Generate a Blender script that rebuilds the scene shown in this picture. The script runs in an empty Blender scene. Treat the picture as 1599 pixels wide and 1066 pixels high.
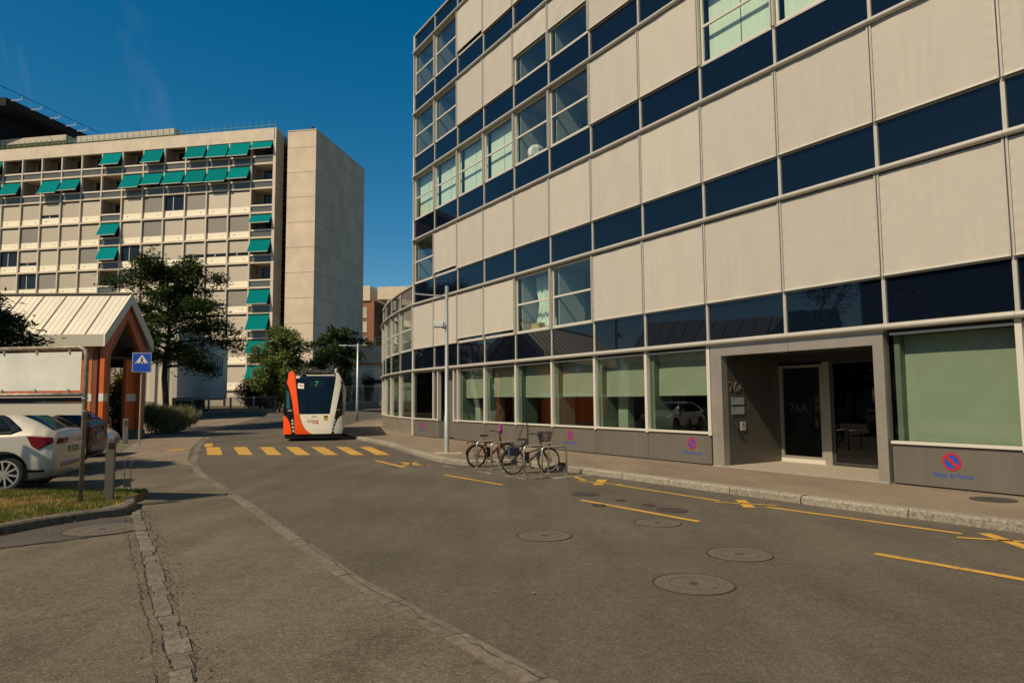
import bpy, bmesh, math, random
from mathutils import Vector, Matrix
import numpy as np
R = math.radians
scene = bpy.context.scene
COL = scene.collection
random.seed(7)

# ------------------------------------------------------------------ camera
PITCH, ROLL, FPX, EYE = 0.082945, 0.0071327, 1075.5, 1.7
cam_d = bpy.data.cameras.new('camera'); cam = bpy.data.objects.new('camera', cam_d); COL.objects.link(cam)
cp, sp, cr, sr = math.cos(PITCH), math.sin(PITCH), math.cos(ROLL), math.sin(ROLL)
fw = Vector((0, cp, sp)); up0 = Vector((0, -sp, cp)); rt0 = Vector((1, 0, 0))
rt = rt0*cr - up0*sr; up = rt0*sr + up0*cr
cam.matrix_world = Matrix(((rt.x, up.x, -fw.x, 0), (rt.y, up.y, -fw.y, 0), (rt.z, up.z, -fw.z, EYE), (0, 0, 0, 1)))
cam_d.sensor_width = 36; cam_d.lens = 36*FPX/1599
cam_d.clip_start = 0.1; cam_d.clip_end = 3000
scene.camera = cam

# ------------------------------------------------------------------ sky, sun, exposure
SUN_H = Vector((-.73, -.683)).normalized(); SUN_EL = R(47)
SUN = Vector((SUN_H.x*math.cos(SUN_EL), SUN_H.y*math.cos(SUN_EL), math.sin(SUN_EL)))
world = bpy.data.worlds.new('World'); scene.world = world; world.use_nodes = True
wn = world.node_tree; wn.nodes.clear()
w_out = wn.nodes.new('ShaderNodeOutputWorld'); w_bg = wn.nodes.new('ShaderNodeBackground')
w_sky = wn.nodes.new('ShaderNodeTexSky'); w_sky.sky_type = 'NISHITA'; w_sky.sun_disc = False
w_sky.sun_elevation = SUN_EL; w_sky.sun_rotation = math.atan2(SUN_H.x, SUN_H.y)
w_sky.altitude = 400; w_sky.air_density = 1.0; w_sky.dust_density = 0.8; w_sky.ozone_density = 2.2
w_hsv = wn.nodes.new('ShaderNodeHueSaturation'); w_hsv.inputs['Saturation'].default_value = 1.48; w_hsv.inputs['Hue'].default_value = 0.487
w_bg.inputs['Strength'].default_value = 0.075
# thin cirrus wisps
w_tc = wn.nodes.new('ShaderNodeTexCoord'); w_map = wn.nodes.new('ShaderNodeMapping')
w_map.inputs['Scale'].default_value = (5.5, 2.0, 1.4); w_map.inputs['Rotation'].default_value = (0, R(32), 0); w_map.inputs['Location'].default_value = (2.35, .4, 1.2)
w_nz = wn.nodes.new('ShaderNodeTexNoise'); w_nz.inputs['Scale'].default_value = 1.5; w_nz.inputs['Detail'].default_value = 7; w_nz.inputs['Roughness'].default_value = .58; w_nz.inputs['Distortion'].default_value = .6
w_rp = wn.nodes.new('ShaderNodeMapRange'); w_rp.inputs['From Min'].default_value = .58; w_rp.inputs['From Max'].default_value = .85; w_rp.inputs['To Max'].default_value = .16
w_mix = wn.nodes.new('ShaderNodeMix'); w_mix.data_type = 'RGBA'; w_mix.inputs['B'].default_value = (6.0, 6.2, 6.2, 1)
L = wn.links.new
L(w_tc.outputs['Generated'], w_map.inputs['Vector']); L(w_map.outputs[0], w_nz.inputs['Vector']); L(w_nz.outputs['Fac'], w_rp.inputs['Value'])
L(w_sky.outputs[0], w_hsv.inputs['Color']); L(w_hsv.outputs[0], w_mix.inputs['A']); L(w_rp.outputs[0], w_mix.inputs['Factor'])
L(w_mix.outputs['Result'], w_bg.inputs['Color']); L(w_bg.outputs[0], w_out.inputs['Surface'])
sd = bpy.data.lights.new('sun', 'SUN'); sd.energy = 4.9; sd.angle = R(.53); sd.color = (1, .82, .585)
so = bpy.data.objects.new('sun', sd); COL.objects.link(so)
so.rotation_euler = SUN.to_track_quat('Z', 'Y').to_euler(); so.location = (-30, -20, 40)
scene.view_settings.view_transform = 'Standard'; scene.view_settings.look = 'None'
scene.view_settings.exposure = 0.18; scene.view_settings.gamma = 1
scene.view_settings.use_curve_mapping = False

# ------------------------------------------------------------------ materials
MATS = {}
def mat(name, col, rough=.6, metal=0, spec=.5, var=0, vscale=4, bump=0, bscale=60, stretch=None, coat=0, detail=5, rand=0):
    if name in MATS: return MATS[name]
    m = bpy.data.materials.new(name); m.use_nodes = True; nt = m.node_tree
    b = nt.nodes['Principled BSDF']; b.inputs['Base Color'].default_value = (*col, 1)
    b.inputs['Roughness'].default_value = rough; b.inputs['Metallic'].default_value = metal
    b.inputs['Specular IOR Level'].default_value = spec; b.inputs['Coat Weight'].default_value = coat
    if var or bump:
        tc = nt.nodes.new('ShaderNodeTexCoord'); mp = nt.nodes.new('ShaderNodeMapping')
        if stretch: mp.inputs['Scale'].default_value = stretch
        nt.links.new(tc.outputs['Object'], mp.inputs['Vector'])
    if var:
        nz = nt.nodes.new('ShaderNodeTexNoise'); nz.inputs['Scale'].default_value = vscale; nz.inputs['Detail'].default_value = detail
        nz.inputs['Roughness'].default_value = .62
        nt.links.new(mp.outputs[0], nz.inputs['Vector'])
        rp = nt.nodes.new('ShaderNodeValToRGB')
        rp.color_ramp.elements[0].position = .3; rp.color_ramp.elements[1].position = .7
        rp.color_ramp.elements[0].color = (*[c*(1-var) for c in col], 1); rp.color_ramp.elements[1].color = (*[min(1, c*(1+var)) for c in col], 1)
        nt.links.new(nz.outputs['Fac'], rp.inputs[0]); nt.links.new(rp.outputs[0], b.inputs['Base Color'])
    if bump:
        n2 = nt.nodes.new('ShaderNodeTexNoise'); n2.inputs['Scale'].default_value = bscale; n2.inputs['Detail'].default_value = 3
        nt.links.new(mp.outputs[0], n2.inputs['Vector'])
        bp = nt.nodes.new('ShaderNodeBump'); bp.inputs['Strength'].default_value = bump; bp.inputs['Distance'].default_value = .02
        nt.links.new(n2.outputs['Fac'], bp.inputs['Height']); nt.links.new(bp.outputs[0], b.inputs['Normal'])
    if rand:   # each piece has aged a little differently
        oi = nt.nodes.new('ShaderNodeObjectInfo'); mr = nt.nodes.new('ShaderNodeMapRange'); mr.inputs['To Min'].default_value = 1-rand; mr.inputs['To Max'].default_value = 1+rand
        hv = nt.nodes.new('ShaderNodeHueSaturation'); nt.links.new(oi.outputs['Random'], mr.inputs['Value']); nt.links.new(mr.outputs[0], hv.inputs['Value'])
        if b.inputs['Base Color'].links: nt.links.new(b.inputs['Base Color'].links[0].from_socket, hv.inputs['Color'])
        else: hv.inputs['Color'].default_value = (*col, 1)
        nt.links.new(hv.outputs[0], b.inputs['Base Color'])
    MATS[name] = m; return m
def wornpaint(name, col, under, amount=.03):
    m = mat(name, col, .75, var=.16, vscale=7, bump=.25, bscale=80); nt = m.node_tree; b = nt.nodes['Principled BSDF']; N = nt.nodes.new; K = nt.links.new
    tc = N('ShaderNodeTexCoord'); a = N('ShaderNodeTexNoise'); a.inputs['Scale'].default_value = 26; a.inputs['Detail'].default_value = 9; a.inputs['Roughness'].default_value = .75
    c = N('ShaderNodeTexNoise'); c.inputs['Scale'].default_value = 2.2; c.inputs['Detail'].default_value = 3
    K(tc.outputs['Object'], a.inputs['Vector']); K(tc.outputs['Object'], c.inputs['Vector'])
    s = N('ShaderNodeMath'); s.operation = 'MULTIPLY_ADD'; s.inputs[1].default_value = .55; K(c.outputs['Fac'], s.inputs[0]); K(a.outputs['Fac'], s.inputs[2])
    r = N('ShaderNodeMapRange'); r.inputs['From Min'].default_value = .88-amount; r.inputs['From Max'].default_value = .96-amount; K(s.outputs[0], r.inputs['Value'])
    mx = N('ShaderNodeMix'); mx.data_type = 'RGBA'; K(r.outputs[0], mx.inputs['Factor']); K(b.inputs['Base Color'].links[0].from_socket, mx.inputs['A']); mx.inputs['B'].default_value = (*under, 1)
    K(mx.outputs['Result'], b.inputs['Base Color']); return m

def asphalt(name, dark, light, crack=0, blot=.45):
    m = bpy.data.materials.new(name); m.use_nodes = True; nt = m.node_tree; N = nt.nodes.new; K = nt.links.new
    b = nt.nodes['Principled BSDF']; b.inputs['Roughness'].default_value = .86; b.inputs['Specular IOR Level'].default_value = .35
    tc = N('ShaderNodeTexCoord')
    big = N('ShaderNodeTexNoise'); big.inputs['Scale'].default_value = blot; big.inputs['Detail'].default_value = 7; big.inputs['Roughness'].default_value = .6
    mp = N('ShaderNodeMapping'); mp.inputs['Rotation'].default_value = (0, 0, R(-32)); mp.inputs['Scale'].default_value = (2.6, .55, 1)
    trk = N('ShaderNodeTexNoise'); trk.inputs['Scale'].default_value = .6; trk.inputs['Detail'].default_value = 5
    fine = N('ShaderNodeTexNoise'); fine.inputs['Scale'].default_value = 75; fine.inputs['Detail'].default_value = 3; fine.inputs['Roughness'].default_value = .8
    mid = N('ShaderNodeTexNoise'); mid.inputs['Scale'].default_value = 9; mid.inputs['Detail'].default_value = 6; mid.inputs['Roughness'].default_value = .7
    for n in (big, fine, mid): K(tc.outputs['Object'], n.inputs['Vector'])
    K(tc.outputs['Object'], mp.inputs['Vector']); K(mp.outputs[0], trk.inputs['Vector'])
    def add(a, bb, wa, wb):
        x = N('ShaderNodeMath'); x.operation = 'MULTIPLY'; K(a, x.inputs[0]); x.inputs[1].default_value = wa
        y = N('ShaderNodeMath'); y.operation = 'MULTIPLY_ADD'; K(bb, y.inputs[0]); y.inputs[1].default_value = wb; K(x.outputs[0], y.inputs[2]); return y.outputs[0]
    s = add(big.outputs['Fac'], trk.outputs['Fac'], .40, .30); s = add(s, fine.outputs['Fac'], 1, .62); s = add(s, mid.outputs['Fac'], 1, .28)
    # single stones of the aggregate: most dark, a few pale
    vc = N('ShaderNodeTexVoronoi'); vc.inputs['Scale'].default_value = 62; K(tc.outputs['Object'], vc.inputs['Vector'])
    sp_ = N('ShaderNodeSeparateColor'); K(vc.outputs['Color'], sp_.inputs[0])
    pw = N('ShaderNodeMath'); pw.operation = 'POWER'; pw.inputs[1].default_value = 3.0; K(sp_.outputs[0], pw.inputs[0])
    s = add(s, pw.outputs[0], .96, .17)
    rp = N('ShaderNodeValToRGB'); rp.color_ramp.elements[0].position = .66; rp.color_ramp.elements[1].position = 1.0
    rp.color_ramp.elements[0].color = (*dark, 1); rp.color_ramp.elements[1].color = (*light, 1)
    K(s, rp.inputs[0]); colo = rp.outputs[0]
    # scattered oil stains
    st = N('ShaderNodeTexNoise'); st.inputs['Scale'].default_value = 1.7; st.inputs['Detail'].default_value = 2; K(tc.outputs['Object'], st.inputs['Vector'])
    sr_ = N('ShaderNodeMapRange'); sr_.inputs['From Min'].default_value = .70; sr_.inputs['From Max'].default_value = .78; sr_.inputs['To Min'].default_value = 1; sr_.inputs['To Max'].default_value = .72
    K(st.outputs['Fac'], sr_.inputs['Value'])
    mx = N('ShaderNodeMix'); mx.data_type = 'RGBA'; mx.blend_type = 'MULTIPLY'; mx.inputs['Factor'].default_value = 1
    K(colo, mx.inputs['A']); K(sr_.outputs[0], mx.inputs['B']); colo = mx.outputs['Result']
    if crack:
        vo = N('ShaderNodeTexVoronoi'); vo.feature = 'DISTANCE_TO_EDGE'; vo.inputs['Scale'].default_value = .45
        wv = N('ShaderNodeTexNoise'); wv.inputs['Scale'].default_value = 3; wv.inputs['Detail'].default_value = 5; K(tc.outputs['Object'], wv.inputs['Vector'])
        va = N('ShaderNodeVectorMath'); va.operation = 'MULTIPLY_ADD'; K(wv.outputs['Color'], va.inputs[0]); va.inputs[1].default_value = (.5, .5, .5); K(tc.outputs['Object'], va.inputs[2])
        K(va.outputs[0], vo.inputs['Vector'])
        cr_ = N('ShaderNodeMapRange'); cr_.inputs['From Min'].default_value = .0; cr_.inputs['From Max'].default_value = .008; cr_.inputs['To Min'].default_value = 1-crack; cr_.inputs['To Max'].default_value = 1
        K(vo.outputs['Distance'], cr_.inputs['Value'])
        m2 = N('ShaderNodeMix'); m2.data_type = 'RGBA'; m2.blend_type = 'MULTIPLY'; m2.inputs['Factor'].default_value = 1
        K(colo, m2.inputs['A']); K(cr_.outputs[0], m2.inputs['B']); colo = m2.outputs['Result']
    K(colo, b.inputs['Base Color'])
    bp = N('ShaderNodeBump'); bp.inputs['Strength'].default_value = .55; bp.inputs['Distance'].default_value = .012
    K(fine.outputs['Fac'], bp.inputs['Height']); K(bp.outputs[0], b.inputs['Normal'])
    MATS[name] = m; return m

def glass(name, tint, base_r=.06, wob=0):
    m = bpy.data.materials.new(name); m.use_nodes = True; nt = m.node_tree; nt.nodes.clear(); N = nt.nodes.new; K = nt.links.new
    o = N('ShaderNodeOutputMaterial'); tr = N('ShaderNodeBsdfTransparent'); tr.inputs[0].default_value = (*tint, 1)
    gl = N('ShaderNodeBsdfGlossy'); gl.inputs['Roughness'].default_value = .01; gl.inputs['Color'].default_value = (.95, .97, 1, 1)
    lw = N('ShaderNodeLayerWeight'); lw.inputs['Blend'].default_value = .5   # Schlick curve, the same for both faces of the pane
    fr = N('ShaderNodeMath'); fr.operation = 'POWER'; fr.inputs[1].default_value = 4.2; K(lw.outputs['Facing'], fr.inputs[0])
    ad = N('ShaderNodeMath'); ad.operation = 'MULTIPLY_ADD'; ad.inputs[1].default_value = .8; ad.inputs[2].default_value = base_r; ad.use_clamp = True
    mx = N('ShaderNodeMixShader'); K(fr.outputs[0], ad.inputs[0]); K(ad.outputs[0], mx.inputs[0]); K(tr.outputs[0], mx.inputs[1]); K(gl.outputs[0], mx.inputs[2]); K(mx.outputs[0], o.inputs[0])
    if wob:
        tc = N('ShaderNodeTexCoord'); nz = N('ShaderNodeTexNoise'); nz.inputs['Scale'].default_value = 1.1; nz.inputs['Detail'].default_value = 0
        K(tc.outputs['Object'], nz.inputs['Vector']); bp = N('ShaderNodeBump'); bp.inputs['Strength'].default_value = wob; bp.inputs['Distance'].default_value = .02
        K(nz.outputs['Fac'], bp.inputs['Height']); K(bp.outputs[0], gl.inputs['Normal'])
    MATS[name] = m; return m

def leafmat(name, a, b_, seed=0):
    m = bpy.data.materials.new(name); m.use_nodes = True; nt = m.node_tree; N = nt.nodes.new; K = nt.links.new
    b = nt.nodes['Principled BSDF']; b.inputs['Roughness'].default_value = .55; b.inputs['Specular IOR Level'].default_value = .3
    tc = N('ShaderNodeTexCoord'); nz = N('ShaderNodeTexNoise'); nz.inputs['Scale'].default_value = 3.5; nz.inputs['Detail'].default_value = 6; nz.inputs['Roughness'].default_value = .8
    K(tc.outputs['Object'], nz.inputs['Vector']); rp = N('ShaderNodeValToRGB'); rp.color_ramp.elements[0].position = .32; rp.color_ramp.elements[1].position = .68
    rp.color_ramp.elements[0].color = (*a, 1); rp.color_ramp.elements[1].color = (*b_, 1); K(nz.outputs['Fac'], rp.inputs[0]); K(rp.outputs[0], b.inputs['Base Color'])
    tl = N('ShaderNodeBsdfTranslucent'); K(rp.outputs[0], tl.inputs['Color']); mx = N('ShaderNodeMixShader'); mx.inputs[0].default_value = .28
    o = nt.nodes['Material Output']; K(b.outputs[0], mx.inputs[1]); K(tl.outputs[0], mx.inputs[2]); K(mx.outputs[0], o.inputs[0])
    MATS[name] = m; return m

# ------------------------------------------------------------------ mesh helpers
class MB:
    def __init__(s): s.v = []; s.f = []
    def add(s, vs, fs):
        o = len(s.v); s.v += [tuple(x) for x in vs]; s.f += [tuple(i+o for i in f) for f in fs]; return s
    def box(s, x0, x1, y0, y1, z0, z1):
        return s.add([(x0,y0,z0),(x1,y0,z0),(x1,y1,z0),(x0,y1,z0),(x0,y0,z1),(x1,y0,z1),(x1,y1,z1),(x0,y1,z1)],
                     [(0,3,2,1),(4,5,6,7),(0,1,5,4),(1,2,6,5),(2,3,7,6),(3,0,4,7)])
    def quad(s, *p): return s.add(p, [tuple(range(len(p)))])
    def tube(s, pts, r, n=8, cap=True):
        pts = [Vector(p) for p in pts]; rs = r if isinstance(r, (list, tuple)) else [r]*len(pts)
        rings = []; a = None
        for i, p in enumerate(pts):
            t = (pts[min(i+1, len(pts)-1)] - pts[max(i-1, 0)]).normalized()
            if a is None:
                a = t.orthogonal().normalized()
            else:
                a = (a - t*a.dot(t)); a = a.normalized() if a.length > 1e-5 else t.orthogonal().normalized()
            b = t.cross(a); rings.append([p + (a*math.cos(2*math.pi*k/n) + b*math.sin(2*math.pi*k/n))*rs[i] for k in range(n)])
        vs = [q for rg in rings for q in rg]; fs = []
        for i in range(len(pts)-1):
            for k in range(n):
                fs.append((i*n+k, i*n+(k+1) % n, (i+1)*n+(k+1) % n, (i+1)*n+k))
        if cap: fs += [tuple(range(n-1, -1, -1)), tuple((len(pts)-1)*n+k for k in range(n))]
        return s.add(vs, fs)
    def bar(s, p, q, wd, h):
        p, q = Vector(p), Vector(q); t = (q-p).normalized(); u = Vector((0,0,1)); 
        if abs(t.z) > .95: u = Vector((1,0,0))
        a = t.cross(u).normalized()*(wd/2); b = a.normalized().cross(t).normalized()*(h/2)
        return s.add([p-a-b,p+a-b,p+a+b,p-a+b,q-a-b,q+a-b,q+a+b,q-a+b],[(0,1,2,3),(7,6,5,4),(0,4,5,1),(1,5,6,2),(2,6,7,3),(3,7,4,0)])
    def disc(s, c, axis, r, h, n=24, r2=None):
        c, ax = Vector(c), Vector(axis).normalized(); return s.tube([c, c+ax*h], [r, r if r2 is None else r2], n)
    def ring(s, c, axis, r0, r1, h, n=32):
        c, ax = Vector(c), Vector(axis).normalized(); a = ax.orthogonal().normalized(); b = ax.cross(a); vs = []
        for k in range(n):
            d = a*math.cos(2*math.pi*k/n)+b*math.sin(2*math.pi*k/n)
            vs += [c+d*r0, c+d*r1, c+d*r1+ax*h, c+d*r0+ax*h]
        fs = []
        for k in range(n):
            i, j = k*4, ((k+1) % n)*4
            for q in range(4): fs.append((i+q, i+(q+1) % 4, j+(q+1) % 4, j+q))
        return s.add(vs, fs)
    def torus(s, c, axis, r, t, n=36, m=8):
        c, ax = Vector(c), Vector(axis).normalized(); a = ax.orthogonal().normalized(); b = ax.cross(a)
        pts = [c+(a*math.cos(2*math.pi*k/n)+b*math.sin(2*math.pi*k/n))*r for k in range(n)]
        vs = []; fs = []
        for k, p in enumerate(pts):
            d = (p-c).normalized()
            vs += [p+(d*math.cos(2*math.pi*j/m)+ax*math.sin(2*math.pi*j/m))*t for j in range(m)]
        for k in range(n):
            for j in range(m): fs.append((k*m+j, k*m+(j+1) % m, ((k+1) % n)*m+(j+1) % m, ((k+1) % n)*m+j))
        return s.add(vs, fs)
    def prism(s, poly, fn, depth):
        """poly: 2D outline, fn(u,v,d) -> 3D, extruded from d=0 to d=depth"""
        n = len(poly); vs = [fn(u, v, 0) for u, v in poly]+[fn(u, v, depth) for u, v in poly]
        fs = [tuple(range(n)), tuple(range(2*n-1, n-1, -1))]+[(i, i+n, (i+1) % n+n, (i+1) % n) for i in range(n)]
        return s.add(vs, fs)
    def mesh(s, name, m, smooth=False):
        me = bpy.data.meshes.new(name); me.from_pydata(s.v, [], s.f); 
        bm = bmesh.new(); bm.from_mesh(me); bmesh.ops.recalc_face_normals(bm, faces=bm.faces); bm.to_mesh(me); bm.free()
        if m: me.materials.append(m)
        if smooth: me.shade_smooth()
        me.update(); return me
    def build(s, name, m, parent=None, smooth=False, loc=(0,0,0), rot=0, bevel=0, auto=0):
        me = s.mesh(name, m, smooth or auto); 
        if auto: me.set_sharp_from_angle(angle=R(auto))
        o = obj(name, me, parent, loc, rot)
        if bevel:
            b = o.modifiers.new('bevel', 'BEVEL'); b.width = bevel; b.segments = 2; b.limit_method = 'ANGLE'
        return o
def obj(name, me, parent=None, loc=(0,0,0), rot=0):
    o = bpy.data.objects.new(name, me); COL.objects.link(o); o.location = loc; o.rotation_euler = (0, 0, rot)
    if parent: o.parent = parent
    return o
def thing(name, label, cat, loc=(0,0,0), rot=0, group=None):
    o = bpy.data.objects.new(name, None); COL.objects.link(o); o.location = loc; o.rotation_euler = (0, 0, rot)
    o.empty_display_size = .3; return tag(o, label, cat, group)
def tag(o, label, cat, group=None):
    o['label'] = label; o['category'] = cat
    if group: o['group'] = group
    return o
def struct(o): o['kind'] = 'structure'; return o
def stuff(o): o['kind'] = 'stuff'; return o
def clone(o, parent=None, label=None, loc=None, rot=None):
    c = o.copy(); COL.objects.link(c)
    if parent: c.parent = parent
    if label: c['label'] = label
    if loc is not None: c.location = loc
    if rot is not None: c.rotation_euler = (0, 0, rot)
    for ch in o.children: clone(ch, c)
    return c
def fillpoly(poly, cuts_x=(), cuts_y=()):
    """polygon (2D) -> bmesh cut by lines, for draping"""
    bm = bmesh.new(); vs = [bm.verts.new((x, y, 0)) for x, y in poly]; bm.faces.new(vs)
    bmesh.ops.triangulate(bm, faces=bm.faces[:])
    for c in cuts_x: bmesh.ops.bisect_plane(bm, geom=bm.verts[:]+bm.edges[:]+bm.faces[:], plane_co=(c,0,0), plane_no=(1,0,0))
    for c in cuts_y: bmesh.ops.bisect_plane(bm, geom=bm.verts[:]+bm.edges[:]+bm.faces[:], plane_co=(0,c,0), plane_no=(0,1,0))
    bmesh.ops.recalc_face_normals(bm, faces=bm.faces[:])
    return bm
def text_mesh(body, size, m, ext=.004, align='CENTER'):
    cu = bpy.data.curves.new('lettering', 'FONT'); cu.body = body; cu.size = size; cu.extrude = ext; cu.align_x = align; cu.align_y = 'CENTER'
    o = bpy.data.objects.new('lettering', cu); COL.objects.link(o)
    dg = bpy.context.evaluated_depsgraph_get(); me = bpy.data.meshes.new_from_object(o.evaluated_get(dg)); bpy.data.objects.remove(o)
    me.materials.clear(); me.materials.append(m); return me
def place_text(name, body, size, m, parent, origin, xdir, ydir, ext=.004):
    """flat lettering lying in the plane of xdir, ydir"""
    me = text_mesh(body, size, m, ext); xd, yd = Vector(xdir).normalized(), Vector(ydir).normalized(); zd = xd.cross(yd)
    me.transform(Matrix(((xd.x, yd.x, zd.x, origin[0]), (xd.y, yd.y, zd.y, origin[1]), (xd.z, yd.z, zd.z, origin[2]), (0,0,0,1))))
    o = bpy.data.objects.new(name, me); COL.objects.link(o); o.parent = parent; return o

def ray(px, py):
    u, v = (px-799.5)/FPX, (533-py)/FPX
    u, v = cr*u+sr*v, -sr*u+cr*v
    return Vector((u, cp-v*sp, sp+v*cp))
def G(px, py, z=0.):
    d = ray(px, py); t = (z-EYE)/d.z; return Vector((d.x*t, d.y*t, z))
# ------------------------------------------------------------------ ground, road, pavement
def hgt(y):
    """the street is level as far as 42 m and then climbs gently"""
    y = 2*math.floor(y/2) + 0.0 if False else y
    if y <= 42: return 0.
    return .034*(y-42) if y < 62 else .68 + .012*(min(y, 150)-62)
KN = [42, 62, 150]
asph_old = asphalt('old_asphalt', (.048, .040, .026), (.170, .143, .095), crack=.14)
asph_new = asphalt('road_asphalt', (.047, .040, .029), (.124, .106, .077), crack=0, blot=.3)
asph_pav = asphalt('pavement_asphalt', (.120, .094, .064), (.235, .186, .128))
granite = mat('granite', (.205, .184, .138), .8, rand=.14, var=.55, vscale=24, bump=.5, bscale=70, detail=8)
conc = mat('concrete_strip', (.175, .152, .115), .85, var=.3, vscale=14, bump=.35, bscale=60)
yellow = wornpaint('yellow_paint', (.43, .245, .035), (.11, .085, .05))
white_p = wornpaint('worn_white_paint', (.42, .38, .29), (.10, .085, .062), .2)
iron = mat('cast_iron', (.055, .045, .038), .7, .3, var=.3, vscale=14, bump=.5, bscale=45)
cov_fill = mat('cover_concrete', (.088, .074, .054), .85, var=.3, vscale=18, bump=.4, bscale=60)
black = mat('dark_joint', (.018, .016, .014), .9)

def sheet(name, poly, z, m, parent=None, side=0, step=None):
    bm = fillpoly(poly, cuts_y=KN)
    if side:
        ext = bmesh.ops.extrude_face_region(bm, geom=bm.faces[:])
        for v in [g for g in ext['geom'] if isinstance(g, bmesh.types.BMVert)]: v.co.z = -side
        bmesh.ops.recalc_face_normals(bm, faces=bm.faces[:])
    for v in bm.verts: v.co.z += hgt(v.co.y) + z
    me = bpy.data.meshes.new(name); bm.to_mesh(me); bm.free(); me.materials.append(m)
    if not side:
        if me.polygons and sum(p.normal.z for p in me.polygons) < 0: me.flip_normals()
    return obj(name, me, parent)

ground = struct(sheet('ground', [(-900, -300), (900, -300), (900, 1500), (-900, 1500)], -.004, asph_old))
# road between the two edges
road_L = [(4.2, -8), (2.2, 1.0), (.26, 4.29), (-1.5, 6.81), (-3.0, 9.34), (-4.4, 11.7), (-5.8, 14.0), (-7.4, 16.6), (-8.9, 19.6), (-10.2, 22.6), (-11.5, 25.6), (-12.8, 28.9), (-14.6, 33.5), (-16.6, 39.2), (-18.2, 46), (-19.4, 54), (-21, 62)]
road_R = [(14.2, -4), (12.0, -.45), (6.29, 8.65), (4.64, 11.05), (1.97, 15.15), (.05, 18.1), (-1.22, 17.85), (-1.65, 18.35), (-2.05, 19.0), (-3.25, 21.9), (-4.8, 26), (-6.7, 29.8), (-8.3, 33.5), (-9.6, 38), (-10.3, 42.6), (-10.0, 47.5), (-8.6, 52), (-6, 56), (10, 58.5)]
road = struct(sheet('road', road_L + [(10, 64)] + road_R[::-1], .004, asph_new))
def resample(pts, step):
    pts = [Vector(p) for p in pts]; out = [pts[0]]; acc = 0
    for a, b in zip(pts, pts[1:]):
        l = (b-a).length; t = step-acc
        while t < l: out.append(a+(b-a)*(t/l)); t += step
        acc = l-(t-step)
    return out
def offset(pts, d):
    out = []
    for i, p in enumerate(pts):
        t = (Vector(pts[min(i+1, len(pts)-1)])-Vector(pts[max(i-1, 0)])).normalized(); out.append(Vector(p)+Vector((-t.y, t.x))*-d)
    return out
# raised pavement along the offices, with its granite kerb
KW = .24
inner = offset(road_R, KW-.01)
pavement = struct(sheet('pavement', [tuple(p) for p in inner] + [(40, 60), (40, -4)], .12, asph_pav, side=.2))
kb = resample(road_R, .05)
def kerb_run(i0, i1, n):
    a = [kb[min(len(kb)-1, int(i0+(i1-i0)*k/n))] for k in range(n+1)]
    return a
rk = random.Random(3)
i = 0; nk = 0
while i < len(kb)-10:
    L_ = int(rk.uniform(20, 36)); j = min(len(kb)-1, i+L_)
    if kb[i].y < 50 and kb[j].y > -1:
        pts = kerb_run(i, j-0.3, 5) if True else None
        pts = [kb[i]+(kb[i+1]-kb[i])*.16]+[kb[i+(j-i)*k//5] for k in range(1, 5)]+[kb[j]-(kb[j]-kb[j-1])*.16]
        nrm = offset(pts, KW); vs = []; fs = []
        zt = .128+rk.uniform(-.004, .006)
        for p, q in zip(pts, nrm):
            h = hgt(p.y); e = (Vector(q)-p); jn = rk.uniform(-.006, .006)
            # profile: foot, face, chamfer, top, back
            for fx, z in ((.0+jn, -.1), (.012+jn, zt-.03), (.05+jn, zt), (KW, zt), (KW, -.1)):
                w_ = p + e.normalized()*fx; vs.append((w_.x, w_.y, h+z))
        for k in range(5):
            for q in range(4): fs.append((k*5+q, k*5+q+1, (k+1)*5+q+1, (k+1)*5+q))
        fs += [(0, 1, 2, 3, 4), (25, 26, 27, 28, 29)]
        MB().add(vs, fs).build('kerb_stone', granite, pavement, auto=30); nk += 1
    i = j
# dark joint gutter strip at the kerb foot
gut = [p for p in road_R[1:14]]
# flush edge stones on the left of the road
el = resample(road_L[1:], .05); i = 0
while i < len(el)-30:
    L_ = rk.choice((18, 20, 22)); j = i+L_
    if el[i].y < 46 and el[j].y > 2:
        pts = [el[i]+(el[i+1]-el[i])*.12, el[(i+j)//2], el[j]-(el[j]-el[j-1])*.12]; q = offset(pts, -.17); vs = []; fs = []
        zt = .009+rk.uniform(-.002, .003)
        for a, b in zip(pts, q):
            vs += [(a.x, a.y, hgt(a.y)-.05), (a.x, a.y, hgt(a.y)+zt), (b.x, b.y, hgt(b.y)+zt), (b.x, b.y, hgt(b.y)-.05)]
        for k in range(2):
            for s_ in range(3): fs.append((k*4+s_, k*4+s_+1, k*4+s_+5, k*4+s_+4))
        fs += [(0, 1, 2, 3), (8, 9, 10, 11)]
        MB().add(vs, fs).build('edge_stone', mat('edge_stone', (.118, .099, .070), .88, var=.4, vscale=10, bump=.4, bscale=60, detail=8, rand=.22), road)
    i = j
# pavement on the left beyond the crossing: paler asphalt sheet
sheet('footway', [(-8.2, 18.0), (-9.4, 20.1), (-10.5, 22.6), (-11.8, 25.6), (-13.1, 28.9), (-14.9, 33.5), (-16.9, 39.2), (-18.5, 46), (-19.7, 54), (-24.6, 55.5), (-24.6, 46), (-20.6, 38), (-17.2, 33), (-15.3, 28), (-12.6, 22.2)], .006, asph_pav, road)
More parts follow.
